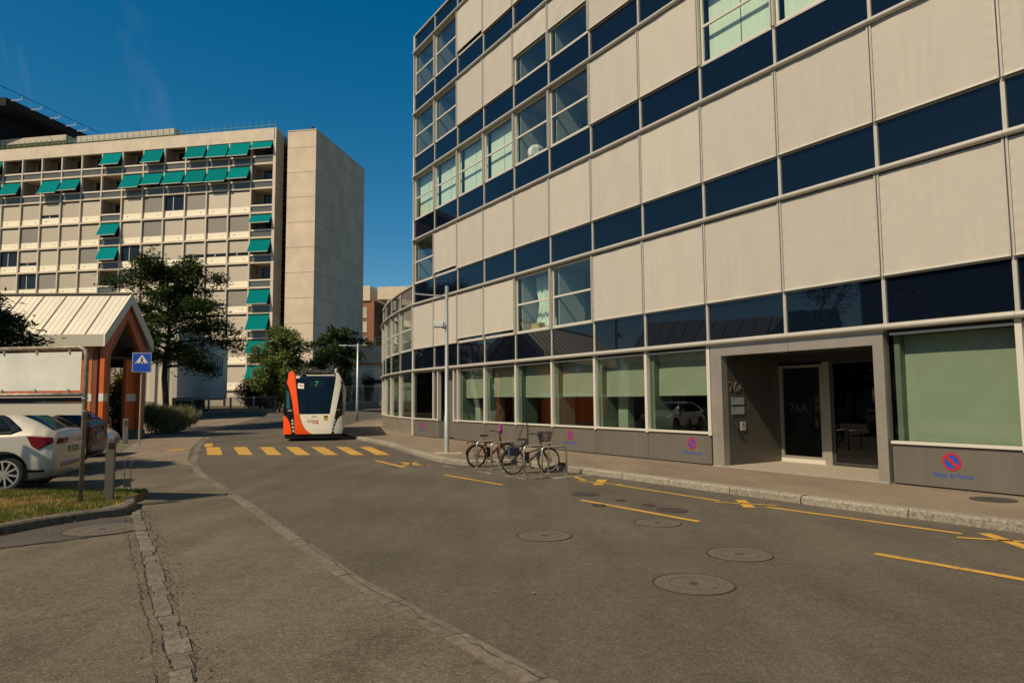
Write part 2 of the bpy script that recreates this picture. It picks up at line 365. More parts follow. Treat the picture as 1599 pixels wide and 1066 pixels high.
# worn gutter of stone blocks across the forecourt
gl0, gl1 = Vector((-5.95, 10.9)), Vector((-1.55, 3.5)); gd = (gl1-gl0); gL = gd.length; gd.normalize(); gn = Vector((-gd.y, gd.x)); t = 0
stone_m = mat('gutter_stone', (.120, .104, .077), .9, rand=.18, var=.45, vscale=20, bump=.6, bscale=60, detail=8)
while t < gL:
    l = rk.uniform(.13, .36)
    for s_ in (0,):
        w0, w1 = .0+rk.uniform(-.03, .02), .125+rk.uniform(-.03, .025)
        m_ = MB(); c = gl0+gd*t; zz = .014+rk.uniform(-.008, .010)
        P_ = [c+gn*w0+gd*.008, c+gn*w1+gd*.008, c+gd*(l-.008)+gn*(w1+rk.uniform(-.01, .01)), c+gd*(l-.008)+gn*(w0+rk.uniform(-.01, .01))]
        P2 = [p+(sum(P_, Vector((0,0)))/4-p).normalized()*.012 for p in P_]
        m_.add([(p.x, p.y, -.03) for p in P_]+[(p.x, p.y, zz-.01) for p in P_]+[(p.x, p.y, zz) for p in P2],
               [(0,1,5,4),(1,2,6,5),(2,3,7,6),(3,0,4,7),(4,5,9,8),(5,6,10,9),(6,7,11,10),(7,4,8,11),(8,9,10,11)])
        m_.build('gutter_stone', stone_m, ground)
    t += l
def crack_line(pts, w, name='crack', seed=0, amp=.03, m=black, z=.006, parent=None):
    rr = random.Random(seed); P_ = resample(pts, .07); vs = []; fs = []; o = 0
    for i, p in enumerate(P_):
        o = o*.7+rr.uniform(-amp, amp); ww = w*rr.uniform(.15, 1.25)
        t_ = (P_[min(i+1, len(P_)-1)]-P_[max(i-1, 0)]).normalized(); n_ = Vector((-t_.y, t_.x)); c = p+n_*o
        vs += [(c.x+n_.x*ww, c.y+n_.y*ww, z), (c.x-n_.x*ww, c.y-n_.y*ww, z)]
    for i in range(len(P_)-1): fs.append((2*i, 2*i+1, 2*i+3, 2*i+2))
    return MB().add(vs, fs).build(name, m, parent)
for off, w, sd_ in ((-.02, .006, 1), (.15, .005, 2), (-.10, .003, 5)):
    crack_line([gl0+gn*off, gl1+gn*off], w, 'crack', sd_, .035 if abs(off) > .1 and off != .18 else .012, parent=ground)
g2 = lambda px, py, z=0: Vector(G(px, py, z)[:2])
crack_line([g2(0, 978), g2(110, 958), g2(222, 938)], .005, 'crack', 11, .02, parent=ground)
crack_line([g2(0, 856), g2(100, 843), g2(203, 830)], .02, 'crack', 12, .02, parent=ground)
crack_line([g2(440, 820), g2(560, 906), g2(700, 985), g2(860, 1066)], .006, 'crack', 13, .02, parent=ground, z=.012)
crack_line([g2(700, 838), g2(560, 790), g2(430, 762)], .004, 'crack', 14, .03, parent=ground, z=.007)
# darker repair patch beside the lawn
patch_m = asphalt('patch_asphalt', (.034, .030, .026), (.095, .083, .066), blot=1.2)
sheet('asphalt_patch', [tuple(g2(*p)) for p in ((-60, 864), (202, 830), (205, 806), (100, 812), (-60, 835))], .002, patch_m, ground)

# ---- paint
def paint(name, pts, m=yellow, z=.010): return sheet(name, [tuple(p) for p in pts], z, m, road)
def line(a, b, w, m=yellow, name='yellow_line', z=.010):
    a, b = Vector(a), Vector(b); t_ = (b-a).normalized(); n_ = Vector((-t_.y, t_.x))*w/2
    return paint(name, [a-n_, a+n_, b+n_, b-n_], m, z)
near = [(323.5,348),(373,395),(418,440),(462,485),(506,528),(548,569),(588,609)]
far = [(322,343),(364,385),(405,426),(446,466),(486,506),(525,543),(562,580)]
for (a, b), (c, d_) in zip(near, far):
    paint('crossing_stripe', [g2(a, 710.5), g2(b, 710.5), g2(d_, 698), g2(c, 698)])
line((-11.35, 25.9), (-12.15, 27.8), .28)
DD = Vector((-.532, .847))
line(g2(693, 741.5), g2(785, 757.5), .10); line(g2(907, 781), g2(1092, 815), .11); line(g2(1366, 865), g2(1680, 920), .115)
line(g2(586, 719), g2(632, 730), .13)
line(g2(626, 722), g2(664, 727.5), .16); line(g2(628, 727), g2(652, 722), .14); line(g2(655, 726.5), g2(672, 727.5), .12)
line(g2(893, 743.2), g2(914, 750.5), .09); line(g2(902, 751.2), g2(972, 757), .07); line(g2(933, 757.5), g2(941, 749), .20)
line(g2(960, 757), g2(1124, 782.5), .09); line(g2(1116, 784.2), g2(1213, 789.5), .07); line(g2(1156, 781), g2(1171, 793), .17)
line(g2(1198, 792), g2(1502, 834), .10); line(g2(1494, 839.5), g2(1640, 849), .08); line(g2(1536, 833), g2(1640, 868), .15)
for a, b in (((690, 727.5), (823, 748.5)), ((823, 748.5), (938, 741.5))):
    line(g2(*a), g2(*b), .09, white_p, 'white_line')
for q in ((776, 731), (792, 735), (846, 747), (872, 746.5), (748, 732)):
    c = g2(*q); line(c-Vector((.12, .08)), c+Vector((.16, .10)), .14, white_p, 'white_patch')
# ---- covers
def cover(px, py, r, label, kind='fill', z=.006):
    c = G(px, py, z); t_ = thing('manhole_cover', label, 'manhole cover', c, rk.uniform(0, 3), 'iron covers set in the road and pavement')
    MB().ring((0,0,-.02), (0,0,1), r, r*1.035, .026, 40).build('rim', iron, t_)
    MB().disc((0,0,-.02), (0,0,1), r*.985, .024, 40).build('plate', cov_fill if kind == 'fill' else iron, t_)
    if kind == 'fill':
        MB().ring((0,0,.004), (0,0,1), r*.60, r*.615, .002, 40).build('ridge', iron, t_)
        MB().box(-.05, .05, -.035, .035, .0, .008).build('lifting_hole', iron, t_)
    else:
        for k in range(3): MB().ring((0,0,.003), (0,0,1), r*(.25+.25*k), r*(.30+.25*k), .004, 32).build('ridge', iron, t_)
cover(850, 836, .335, 'round filled manhole cover in the road, farthest left of the large ones')
cover(1027, 816, .31, 'round manhole cover touching the end of the long yellow dash')
cover(1155, 865, .34, 'large round manhole cover in mid road, right of the other big covers')
cover(1083, 911, .36, 'nearest and largest round manhole cover in the road')
cover(914, 771.5, .24, 'dark iron cover just behind the middle yellow dash', 'iron')
cover(1050, 796.5, .23, 'dark iron cover beyond the middle yellow dash, nearest of the small ones', 'iron')
cover(1013, 788.5, .11, 'tiny dark valve cap in the road between two dark iron covers', 'iron')
cover(970, 781, .10, 'tiny dark valve cap close to the start of the yellow dash', 'iron')
cover(935, 788.5, .11, 'reddish valve cap lying just below the yellow dash', 'iron', .012)
cover(1551, 780, .30, 'dark round iron cover set in the pavement below the wide window', 'iron', .122)
cover(160, 826, .46, 'worn pale concrete cover beside the kerb of the lawn', 'fill', .004)
t_ = thing('drain_grate', 'square slotted drain grate in the left footway by the crossing', 'drain grate', G(276, 702.5, .008), R(-8))
MB().box(-.42, .30, -.55, .50, -.02, .001).build('frame', cov_fill, t_)
for k in range(7): MB().box(-.22, .26, -.42+.12*k, -.36+.12*k, 0, .014).build('slat', yellow, t_)  # yellow colour on the slats stands in for orange sunlight on the grate

# ---- lawn island with its kerb
lawn_pts = [Vector(G(px, py, .0)[:2]) for px, py in ((214, 786), (211, 797), (195, 805), (150, 810), (70, 822), (0, 836), (-140, 862), (-420, 915))]
lawn_back = [(-17, 12.9), (-10.0, 12.75), (-6.55, 12.55)]
lawn = struct(sheet('lawn_soil', [tuple(p) for p in offset(lawn_pts, .14)]+lawn_back, .11, mat('dry_soil', (.16, .115, .05), .95, var=.4, vscale=3, bump=.6, bscale=30), side=.14))
old_kerb = mat('old_kerb', (.095, .082, .060), .9, var=.45, vscale=12, bump=.6, bscale=40, detail=8)
lk = resample(lawn_pts, .05); i = 0
while i < len(lk)-4:
    j = min(len(lk)-1, i+20)
    pts = [lk[i]+(lk[i+1]-lk[i])*.1]+[lk[i+(j-i)*k//4] for k in (1, 2, 3)]+[lk[j]-(lk[j]-lk[j-1])*.1]
    nr = offset(pts, .15); vs = []; fs = []
    for p, q in zip(pts, nr):
        e = (q-p).normalized()
        for fx, z in ((0, -.05), (.01, .10), (.035, .125), (.15, .13), (.15, -.05)): vs.append((p.x+e.x*fx, p.y+e.y*fx, z))
    for k in range(4):
        for q in range(4): fs.append((k*5+q, k*5+q+1, (k+1)*5+q+1, (k+1)*5+q))
    fs += [(0,1,2,3,4), (20,21,22,23,24)]
    MB().add(vs, fs).build('kerb_stone', old_kerb, lawn, auto=35); i = j
grass_g = leafmat('grass_green', (.055, .085, .012), (.16, .17, .03)); grass_d = leafmat('grass_dry', (.30, .19, .055), (.42, .28, .09))
def grass(name, m, pred, n, label, hmin, hmax, seed):
    rr = random.Random(seed); mb = MB(); c = 0
    while c < n:
        x, y = rr.uniform(-11.5, -6.2), rr.uniform(8.8, 12.75)
        if not pred(x, y, rr): continue
        a = rr.uniform(0, 6.28); h = rr.uniform(hmin, hmax); w = rr.uniform(.004, .009); lx, ly = rr.uniform(-.04, .04), rr.uniform(-.04, .04)
        dx, dy = math.cos(a)*w, math.sin(a)*w
        mb.add([(x-dx, y-dy, .105), (x+dx, y+dy, .105), (x+lx, y+ly, .105+h)], [(0, 1, 2)]); c += 1
    o = mb.build(name, m); tag(o, label, 'grass'); return stuff(o)
from mathutils import geometry as geo
lp = [tuple(p) for p in offset(lawn_pts, .17)]+lawn_back
def inpoly(x, y):
    c = False; j = len(lp)-1
    for i in range(len(lp)):
        if (lp[i][1] > y) != (lp[j][1] > y) and x < (lp[j][0]-lp[i][0])*(y-lp[i][1])/(lp[j][1]-lp[i][1])+lp[i][0]: c = not c
        j = i
    return c
def dry(x, y): # a scorched patch towards the kerb
    return math.exp(-((x+8.9)/1.5)**2-((y-10.95)/.55)**2) + .22*math.sin(x*5.1+1)*math.sin(y*6.3)
grass('green_grass', grass_g, lambda x, y, r: inpoly(x, y) and dry(x, y) < r.uniform(.02, .5), 36000, 'short green grass on the kerbed island in front of the silver car', .03, .085, 4)
grass('dry_grass', grass_d, lambda x, y, r: inpoly(x, y) and dry(x, y) > r.uniform(-.1, .40), 34000, 'scorched straw coloured grass near the kerb of the island', .02, .05, 5)

# loose grit and a few dead leaves gathered along the gutters
def grit(name, label, places, m, seed, r0=.004, r1=.012, z=.006):
    rr = random.Random(seed); mb = MB()
    for (x, y, zz) in places:
        r = rr.uniform(r0, r1); c = Vector((x, y, zz+r*.3)); q = [c+Vector((rr.gauss(0, 1), rr.gauss(0, 1), rr.gauss(0, .6))).normalized()*r for _ in range(4)]
        mb.add(q, [(0, 1, 2), (0, 3, 1), (1, 3, 2), (0, 2, 3)])
    o = mb.build(name, m); tag(o, label, 'grit'); return stuff(o)
rg_ = random.Random(17); spots = []
for k in range(1500):
    t = rg_.uniform(0, gL); side = rg_.choice((-.10, -.03, .19, .27)); p = gl0+gd*t+gn*(side+rg_.gauss(0, .05)); spots.append((p.x, p.y, .004))
grit('gutter_grit', 'loose stone chips along the broken gutter of the forecourt', spots, stone_m, 18)
spots = []
for k in range(2600):
    i = int(rg_.uniform(0, len(kb)-2)); p = offset([kb[i], kb[i+1]], -abs(rg_.gauss(0, .10))-.01)[0]
    if -1 < p.y < 26: spots.append((p.x, p.y, .009))
grit('kerb_grit', 'grit and sand washed against the granite kerb of the road', spots, conc, 19, .003, .010)
dl = MB(); rr = random.Random(23)
for k in range(150):
    if k < 60: p = lk[int(rr.uniform(0, len(lk)-1))]+Vector((rr.gauss(0, .25), -abs(rr.gauss(0, .3)))); z = .01
    elif k < 110: i = int(rr.uniform(60, 700)); p = kb[i]+Vector((-.25-abs(rr.gauss(0, .25)), rr.gauss(0, .3))); z = .014
    else: p = Vector((rr.uniform(-6, 5), rr.uniform(5, 22))); z = .014
    a = rr.uniform(0, 6.28); u = Vector((math.cos(a), math.sin(a), rr.uniform(-.1, .25)))*rr.uniform(.015, .035); v = Vector((-math.sin(a), math.cos(a), rr.uniform(0, .4)))*rr.uniform(.008, .018); c = Vector((p.x, p.y, z+.006))
    dl.add([c-u, c+v, c+u, c-v*.8], [(0, 1, 2), (0, 2, 3)])
o = dl.build('fallen_leaves', mat('dead_leaf', (.15, .085, .03), .9, var=.4, vscale=3)); tag(o, 'small dead leaves scattered on the road and by the kerbs', 'fallen leaves'); stuff(o)
# ------------------------------------------------------------------ office building with fabric screens
BW = 2.1182; TZ = [2.963, 5.902, 8.80, 11.72, 14.64, 17.56]; TOP = 18.45; SPH = .97
FA = Vector((6.8867, 12.6269, 0)); FANG = math.atan2(.847, -.532)
alu = mat('pale_aluminium', (.49, .462, .39), .42, .35, var=.06, vscale=5)
alu_w = mat('white_aluminium', (.56, .53, .45), .45, .15)
steel = mat('brushed_plinth', (.158, .144, .121), .42, .35, var=.10, vscale=1.6, stretch=(2.2, 1, .35), detail=4)
steel_l = mat('portal_metal', (.40, .36, .30), .40, .6, var=.10, vscale=2, stretch=(1, 1, .5))
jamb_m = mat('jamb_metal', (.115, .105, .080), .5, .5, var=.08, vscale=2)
dark_in = mat('dark_interior', (.02, .019, .018), .9)
wall_in = mat('interior_wall', (.42, .40, .34), .9)
back_m = mat('backing_wall', (.05, .048, .045), .9)
slab_m = mat('interior_slab', (.35, .34, .30), .9)
navy = mat('navy_spandrel_glass', (.003, .0055, .012), .015, 0, .5, bump=.05, bscale=.5)
pane_m = glass('window_glass', (.87, .93, .90), .04, .03)
pane_g = glass('shop_glass', (.82, .87, .825), .035, .02)
pane_d = glass('dark_glass', (.34, .36, .35), .05, .02)
blind_m = mat('green_blind', (.35, .37, .30), .85, rand=.06, var=.05, vscale=3)
curt_m = mat('pale_curtain', (.72, .74, .64), .9, var=.08, vscale=2, stretch=(8, 1, .3))
fab = mat('screen_fabric', (.405, .378, .322), .82, 0, .25, var=.02, vscale=2.2, stretch=(3.5, 1, .5), bump=.12, bscale=240, rand=.06)
office = thing('office_building', 'corner office building with beige fabric screens, navy glass bands and round rails', 'building', FA, FANG)
CACHE = {}
def put(key, fn, name, parent, loc, rot=0, m=None, **kw):
    if key not in CACHE: CACHE[key] = (fn(), )
    me = CACHE[key][0]
    if isinstance(me, MB):
        me = me.mesh(name, m, kw.get('smooth', False) or bool(kw.get('auto'))); 
        if kw.get('auto'): me.set_sharp_from_angle(angle=R(kw['auto']))
        CACHE[key] = (me,)
    return obj(name, me, parent, loc, rot)
def screen_mesh(seed, w, h):
    """fabric sheet hanging on guide rails with soft creases; thin but closed"""
    rr = random.Random(seed); nx, nz = 64, 24; vs = []; fs = []
    ph = [rr.uniform(0, 6.3) for _ in range(6)]; fold = rr.uniform(.42, .62)
    for side in (0, -.004):
        for j in range(nz+1):
            for i in range(nx+1):
                u, v = i/nx, j/nz; e = min(u, 1-u)*2
                env = min(1, e*2.5)*max(0, math.sin(3.1416*v))**.6
                y = .0062*math.sin(u*58+ph[0]+1.8*math.sin(v*2.3+ph[1])+.8*math.sin(u*7+ph[2]))*(.12+.88*max(0, math.sin(u*5.3+ph[3])*math.sin(v*3.7+ph[4]))**.8)*env
                y += .017*math.sin(u*13+ph[3]+v*2.4)*env*(.4+.6*abs(math.sin(v*2.6+ph[4])))
                y += .004*math.exp(-((v-fold+.02*math.sin(u*9+ph[5]))/.012)**2)
                y += .006*math.exp(-(e/.10)**2)*math.sin(v*46+ph[4]+u*8)+.02*e*(1-e)*math.sin(v*3.14)
                vs.append((.048+u*(w-.096), .045+y+side, SPH-.02+v*(h)))
    n1 = (nx+1)*(nz+1)
    for o in (0, n1):
        for j in range(nz):
            for i in range(nx):
                a = o+j*(nx+1)+i; fs.append((a, a+1, a+nx+2, a+nx+1))
    mb = MB(); mb.v = vs; mb.f = fs; return mb
def bay_upper(parent, loc, rot, kind, F, w=BW, seed=0, top=2.93, tag_=''):
    """one bay from rail to rail. kind: S screen, s screen not quite closed, W window, C window with curtains, H half screen"""
    P = lambda k, fn, name, m, **kw: put((k, w, top) if True else k, fn, name, parent, loc, rot, m, **kw)
    sp_o = P('span', lambda: MB().box(.036, w-.036, -.052, -.03, .078, SPH-.058), 'spandrel_pane', navy)
    tl_ = random.Random(seed*31+F*7+3); sp_o.rotation_euler = (tl_.uniform(-.005, .005), 0, rot+tl_.uniform(-.0035, .0035))
    P('mul', lambda: MB().box(-.032, .032, -.07, .012, .06, SPH-.03), 'mullion', alu)
    P('tube', lambda: MB().tube([(-.0, .085, 0), (w-.006, .085, 0)], .056, 14), 'round_rail', alu, auto=40)
    P('trim', lambda: MB().box(.0, w, -.055, .02, -.045, .07), 'rail_channel', alu)
    P('sill', lambda: MB().box(.034, w-.034, -.06, .0, SPH-.055, SPH-.015), 'sill_bar', alu)
    P('railL', lambda: MB().box(.012, .044, -.05, .072, SPH-.03, top-.05), 'guide_rail', alu)
    P('railR', lambda: MB().box(w-.044, w-.012, -.05, .072, SPH-.03, top-.05), 'guide_rail', alu)
    def scr(z0):
        h = top-.05-z0; sdv = seed % 5
        o = put(('scr', sdv, w, z0, top), lambda: screen_mesh(sdv*13+5, w, h), 'fabric_screen', parent, (loc[0], loc[1], loc[2]+z0-SPH), rot, fab, smooth=True)
        put(('sbar', w), lambda: MB().box(.048, w-.048, .034, .062, SPH-.045, SPH-.008), 'bottom_bar', o, (0, 0, 0), 0, alu_w)
    if kind == 'S': scr(SPH+.02); return
    if kind == 's': scr(SPH+.17)
    if kind == 'H': scr(SPH+1.0)
    fr = MB(); a, b, z0, z1 = .06, w-.06, SPH-.01, top-.06; zm = (z0+z1)/2
    P('frame', lambda: MB().box(a, a+.045, -.075, -.02, z0, z1).box(b-.045, b, -.075, -.02, z0, z1).box(a+.046, b-.046, -.075, -.02, z0, z0+.05).box(a+.046, b-.046, -.075, -.02, zm-.028, zm+.028).box(a+.046, b-.046, -.075, -.02, z1-.06, z1), 'window_frame', alu_w)
    P('pane1', lambda: MB().box(a+.046, b-.046, -.053, -.045, z0+.051, zm-.029), 'window_pane', pane_m)
    P('pane2', lambda: MB().box(a+.046, b-.046, -.053, -.045, zm+.029, z1-.061), 'window_pane', pane_m)
    if kind == 'B':   # white roller blinds inside, two drops
        P('rb', lambda: MB().box(a+.05, w/2-.012, -.262, -.256, z0+.02, z1).box(w/2+.012, b-.05, -.262, -.256, z0+.02, z1), 'window_blind', curt_m)
    if kind == 'C':   # gathered curtain
        def cur():
            mb = MB(); n = 60; pts = []
            for i in range(n+1):
                u = i/n; pts.append((.35+u*1.15, -.45+.05*math.sin(u*42)+.02*math.sin(u*17)))
            vs = []
            for (x, y) in pts:
                for q in range(7):
                    v = q/6; pinch = 1-.33*math.exp(-((v-.48)/.2)**2); vs.append((.92+(x-.92)*pinch, y, z0+v*(z1-z0-.05)))
            fs = [(i*7+q, i*7+q+1, i*7+q+8, i*7+q+7) for i in range(n) for q in range(6)]
            return mb.add(vs, fs)
        P('curtain', cur, 'curtain', curt_m, smooth=True)
        P('boxes', lambda: MB().box(1.0, 1.45, -.5, -.2, z0, z0+.28).box(.5, .8, -.45, -.2, z0, z0+.12), 'cardboard_box', mat('cardboard', (.4, .3, .16), .9))
    if kind == 'P':   # papers and a model on the sill
        P('papers', lambda: MB().box(.5, 1.5, -.5, -.12, z0+.02, z0+.07).box(.6, 1.3, -.45, -.15, z0+.07, z0+.11), 'paper_stack', mat('paper', (.65, .55, .40), .9))
        P('bag', lambda: MB().tube([(1.2, -.3, z0+.11), (1.22, -.3, z0+.3), (1.25, -.3, z0+.46), (1.25, -.3, z0+.52)], [.26, .3, .2, .05], 9), 'plastic_bag', mat('plastic_bag', (.6, .6, .55), .4))
    if kind in 'WPCHs':  # pale reveal and leaning support inside catches the light
        P('reveal', lambda: MB().box(w-.30, w-.27, -1.1, -.09, z0, z1), 'inner_column', wall_in)
FL = {}  # (floor, k) -> kind ; k counts from the entrance rail towards the far corner
for j in range(5):
    for k in range(-5, 10): FL[j, k] = 'S'
for j, k, kd in [(0, 7, 's'), (0, 6, 's'), (0, 5, 'C'), (0, 4, 'W'), (1, 9, 'W'), (1, 8, 's'), (2, 9, 'B'), (2, 8, 'B'), (2, 7, 'B'), (2, 6, 'B'), (2, 5, 'P'), (2, 4, 'W'), (2, 1, 'B'), (2, 0, 'B'),
                 (3, 9, 'W'), (3, 8, 'W'), (3, 5, 'H'), (3, 4, 'H'), (4, 9, 'W'), (4, 8, 'W'), (4, 7, 's')]: FL[j, k] = kd
for j in range(5):
    for k in range(-5, 10):
        bay_upper(office, (k*BW, 0, TZ[j]), 0, FL[j, k], j, seed=k*7+j*3)
for k in range(-5, 10):   # glass band under the roof edge
    l = (k*BW, 0, TZ[5])
    put('tspan', lambda: MB().box(.033, BW-.033, -.055, -.03, .075, .80), 'spandrel_pane', office, l, 0, navy)
    put('tmul', lambda: MB().box(-.032, .032, -.07, .012, .06, .82), 'mullion', office, l, 0, alu)
    put(('tube', BW, 2.93), None, 'round_rail', office, l, 0, alu); put(('trim', BW, 2.93), None, 'rail_channel', office, l, 0, alu)
    put('cope', lambda: MB().box(0, BW, -.4, .04, .82, .89), 'roof_coping', office, l, 0, alu)
SE = 10*BW
# corner post, end wall, roof, slabs, backing
MB().box(SE-.02, SE+.10, -.14, .03, .14, TOP).build('corner_post', alu_w, office)
bk = MB()
for j in range(5):
    for k in range(-5, 10):
        z0 = TZ[j]-.05
        bk.box(k*BW, (k+1)*BW, -.30, -.10, z0+.10, z0+SPH+.04 if FL[j, k] != 'S' else z0+2.9)
bk.box(-5*BW, SE, -.30, -.10, TZ[5]+.05, TOP-.06)
bk.build('backing_wall', back_m, office)
sl = MB()
for j in range(6): sl.box(-5*BW+.02, SE-.03, -9, -.32, TZ[j]-.02, TZ[j]+.30)
sl.build('floor_slab', slab_m, office)
MB().box(-5*BW, SE-.02, -9.3, -.10, TOP-.05, TOP+.1).build('roof', mat('roof_gravel', (.25, .23, .2), .9), office)
MB().box(SE-.02, SE+.08, -9.3, -.15, .14, TOP+.1).box(-5*BW-.12, -5*BW-.001, -9.3, .0, .1, TOP+.1).build('end_wall', mat('end_cladding', (.30, .27, .22), .6), office)
MB().box(-5*BW, SE-.03, -9.3, -9.1, .1, TOP-.06).build('rear_wall', mat('rear_render', (.4, .37, .3), .9), office)
pw = MB()
for j in range(5): pw.box(-5*BW+.02, SE-.04, -5.1, -5.0, TZ[j]+.31, TZ[j+1]-.03)
for j in range(5):
    for k in (-2, 2, 4, 6, 8): pw.box(k*BW-.04, k*BW+.04, -4.99, -.6, TZ[j]+.31, TZ[j+1]-.03)
pw.build('partition_wall', wall_in, office)
MB().box(-5*BW, SE-.03, -5.0, -4.9, .1, TZ[0]-.04).box(-5*BW, SE-.03, -4.89, -.12, .05, .13).build('ground_interior', dark_in, office)

# ---- ground floor: plinth, wide windows with green blinds
SILL, HEAD = .874, 2.81
def shop_bay(parent, loc, rot, w, blind, seed, sign=None):
    P = lambda k, fn, name, m, **kw: put((k, w), fn, name, parent, loc, rot, m, **kw)
    P('plinth', lambda: MB().box(.006, w-.006, -.12, -.012, .145, SILL-.035), 'plinth_panel', steel)
    P('joint', lambda: MB().box(0, w, -.2, -.06, .1, .15), 'plinth_gap', black)
    P('wsill', lambda: MB().box(.0, w-.002, -.10, .03, SILL-.03, SILL+.02), 'window_sill', alu_w)
    P('whead', lambda: MB().box(.05, w-.05, -.10, -.005, HEAD, HEAD+.04), 'window_head', alu_w)
    P('fascia', lambda: MB().box(.0, w, -.16, -.10, HEAD+.04, TZ[0]-.05), 'head_panel', back_m)
    P('wmul', lambda: MB().box(-.048, .048, -.12, .035, SILL-.06, TZ[0]-.05), 'mullion', alu_w)
    P('wpane', lambda: MB().box(.05, w-.05, -.068, -.058, SILL+.021, HEAD-.001), 'window_pane', pane_g)
    if blind is not None:
        def bl():
            mb = MB(); n = 18; vs = []; zb = blind
            for i in range(n+1):
                u = i/n
                for q in range(7): vs.append((.14+u*(w-.24), -.30+.012*math.sin(u*7+q*.8)*(1-q/6), zb+(HEAD-zb)*q/6))
            return mb.add(vs, [(i*7+q, i*7+q+1, i*7+q+8, i*7+q+7) for i in range(n) for q in range(6)]).box(.14, w-.10, -.312, -.288, zb-.03, zb)
        put(('blind', w, blind), bl, 'roller_blind', parent, loc, rot, blind_m, smooth=False)
    P('reveal2', lambda: MB().box(w-.16, w-.06, -.75, -.13, SILL, HEAD), 'window_reveal', mat('reveal_green', (.15, .185, .145), .8))
blue_s = mat('sign_blue', (.012, .06, .30), .5); red_s = mat('sign_red', (.38, .012, .02), .5); blue_t = mat('letter_blue', (.012, .08, .36), .5)
def noparking(s, z, r=.145, y=-.010):
    o = MB().disc((s, y, z), (0, 1, 0), r*.80, .003, 32).build('no_parking_sign', blue_s, office)
    MB().ring((s, y, z), (0, 1, 0), r*.78, r, .005, 40).build('red_ring', red_s, o)
    c, sn = math.cos(R(45)), math.sin(R(45)); q = .075*r/.145*.35
    MB().prism([(-r*.8, -q), (r*.8, -q), (r*.8, q), (-r*.8, q)], lambda u, v, d: (s+u*c-v*sn, y+.0032+d, z+u*sn+v*c), .002).build('red_slash', red_s, o)
    place_text('lettering', 'Vélos & Motos', .105*r/.145, blue_t, o, (s, y+.002, z-r*1.55), (-1, 0, 0), (0, 0, 1), .001)
for k, bl in ((-5, SILL+.1), (-4, SILL+.1), (-3, SILL+.1), (-2, SILL+.05), (-1, SILL+.04), (2, 1.78), (3, 1.77), (4, 1.79), (5, 1.77), (6, 1.80), (7, 1.77)):
    shop_bay(office, (k*BW, 0, 0), 0, BW, bl, k)
    if k >= 2:  # pale pillar inside catches sun below the blind
        if k in (3, 7): MB().box(k*BW+1.45, k*BW+1.85, -.85, -.62, .2, HEAD).build('inner_pillar', mat('pale_green_wall', (.30, .36, .29)), office)
noparking(-1.0, .585, .15); noparking(4.85, .60); noparking(9.72, .60); noparking(20.3, .60)
# far bays: narrow pane, recessed grey door, wide dark window
s0 = 8*BW
MB().box(s0, s0+.34, -.10, .03, SILL-.03, SILL+.02).box(s0+1.78, SE-.02, -.10, .03, SILL-.03, SILL+.02).build('window_sill', alu_w, office)
for x in (s0+.0, s0+.33, s0+1.76, s0+2.18): MB().box(x-.04, x+.04, -.12, .035, SILL-.06 if x != s0+2.18 else SILL, TZ[0]-.05).build('mullion', alu_w, office)
MB().box(s0+.041, s0+.289, -.068, -.058, SILL+.021, HEAD+.05).build('window_pane', pane_d, office)
MB().box(s0+1.801, s0+2.139, -.068, -.058, SILL+.021, HEAD+.05).build('window_pane', pane_d, office)
MB().box(s0+2.221, SE-.021, -.068, -.058, SILL+.021, HEAD+.05).build('window_pane', pane_d, office)
MB().box(s0+.0, s0+.34, -.12, -.012, .145, SILL-.035).build('plinth_panel', steel, office)
MB().box(s0+1.72, s0+2.9, -.12, -.012, .145, SILL-.035).build('plinth_panel', steel, office)
MB().box(s0+2.91, SE-.021, -.12, -.012, .145, SILL-.035).build('plinth_panel', steel, office)
dr = MB().box(s0+.36, s0+1.71, -.34, -.30, .16, HEAD+.05).build('service_door', steel, office)
MB().box(s0+.5, s0+.54, -.30, -.24, 1.0, 1.16).build('handle', alu, dr)
MB().box(s0+.341, s0+.359, -.30, -.02, .14, HEAD+.05).box(s0+1.711, s0+1.719, -.30, -.02, .14, SILL-.06).build('door_frame', steel_l, office)
MB().box(s0, SE-.03, -.17, -.02, HEAD+.051, TZ[0]-.05).build('head_panel', alu, office)
MB().box(s0, SE, -.2, -.06, .1, .14).build('plinth_gap', black, office)

# ---- entrance recess 76A
E0, E1, EH, ED = .25, 3.84, 2.65, 2.05
MB().box(.05, E0, -.16, .035, .145, 2.87).build('portal_post', steel_l, office)
MB().box(E1, E1+.32, -.16, .035, SILL-.035, 2.87).box(E1, E1+.32, -.16, .03, .145, SILL-.037).build('portal_post', steel_l, office)
MB().box(E0+.001, E1-.001, -.16, .035, EH, 2.87).build('portal_lintel', steel_l, office)
MB().box(.05, E1+.32, -.16, .03, 2.872, TZ[0]-.046).build('portal_trim', alu_w, office)
MB().box(2.05, 2.062, .0352, .037, EH, 2.87).build('lintel_joint', jamb_m, office)
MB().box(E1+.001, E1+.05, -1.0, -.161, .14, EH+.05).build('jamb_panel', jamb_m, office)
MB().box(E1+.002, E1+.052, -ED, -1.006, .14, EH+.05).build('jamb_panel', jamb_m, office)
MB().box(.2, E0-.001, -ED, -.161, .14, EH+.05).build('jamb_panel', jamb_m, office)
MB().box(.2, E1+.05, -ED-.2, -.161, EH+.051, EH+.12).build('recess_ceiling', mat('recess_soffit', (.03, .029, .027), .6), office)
for s_ in (1.3, 2.9): MB().disc((s_, -.9, EH+.052), (0, 0, -1), .07, .008, 20).build('downlight', alu, office)
MB().box(.05, E1+.32, -ED-.2, .06, .10, .145).build('threshold', mat('entrance_stone', (.27, .24, .18), .8, var=.12, vscale=6), office)
MB().box(2.66, 3.83, -ED-.03, -ED+.06, .146, .24).build('door_plinth', alu_w, office)
w_ = MB()
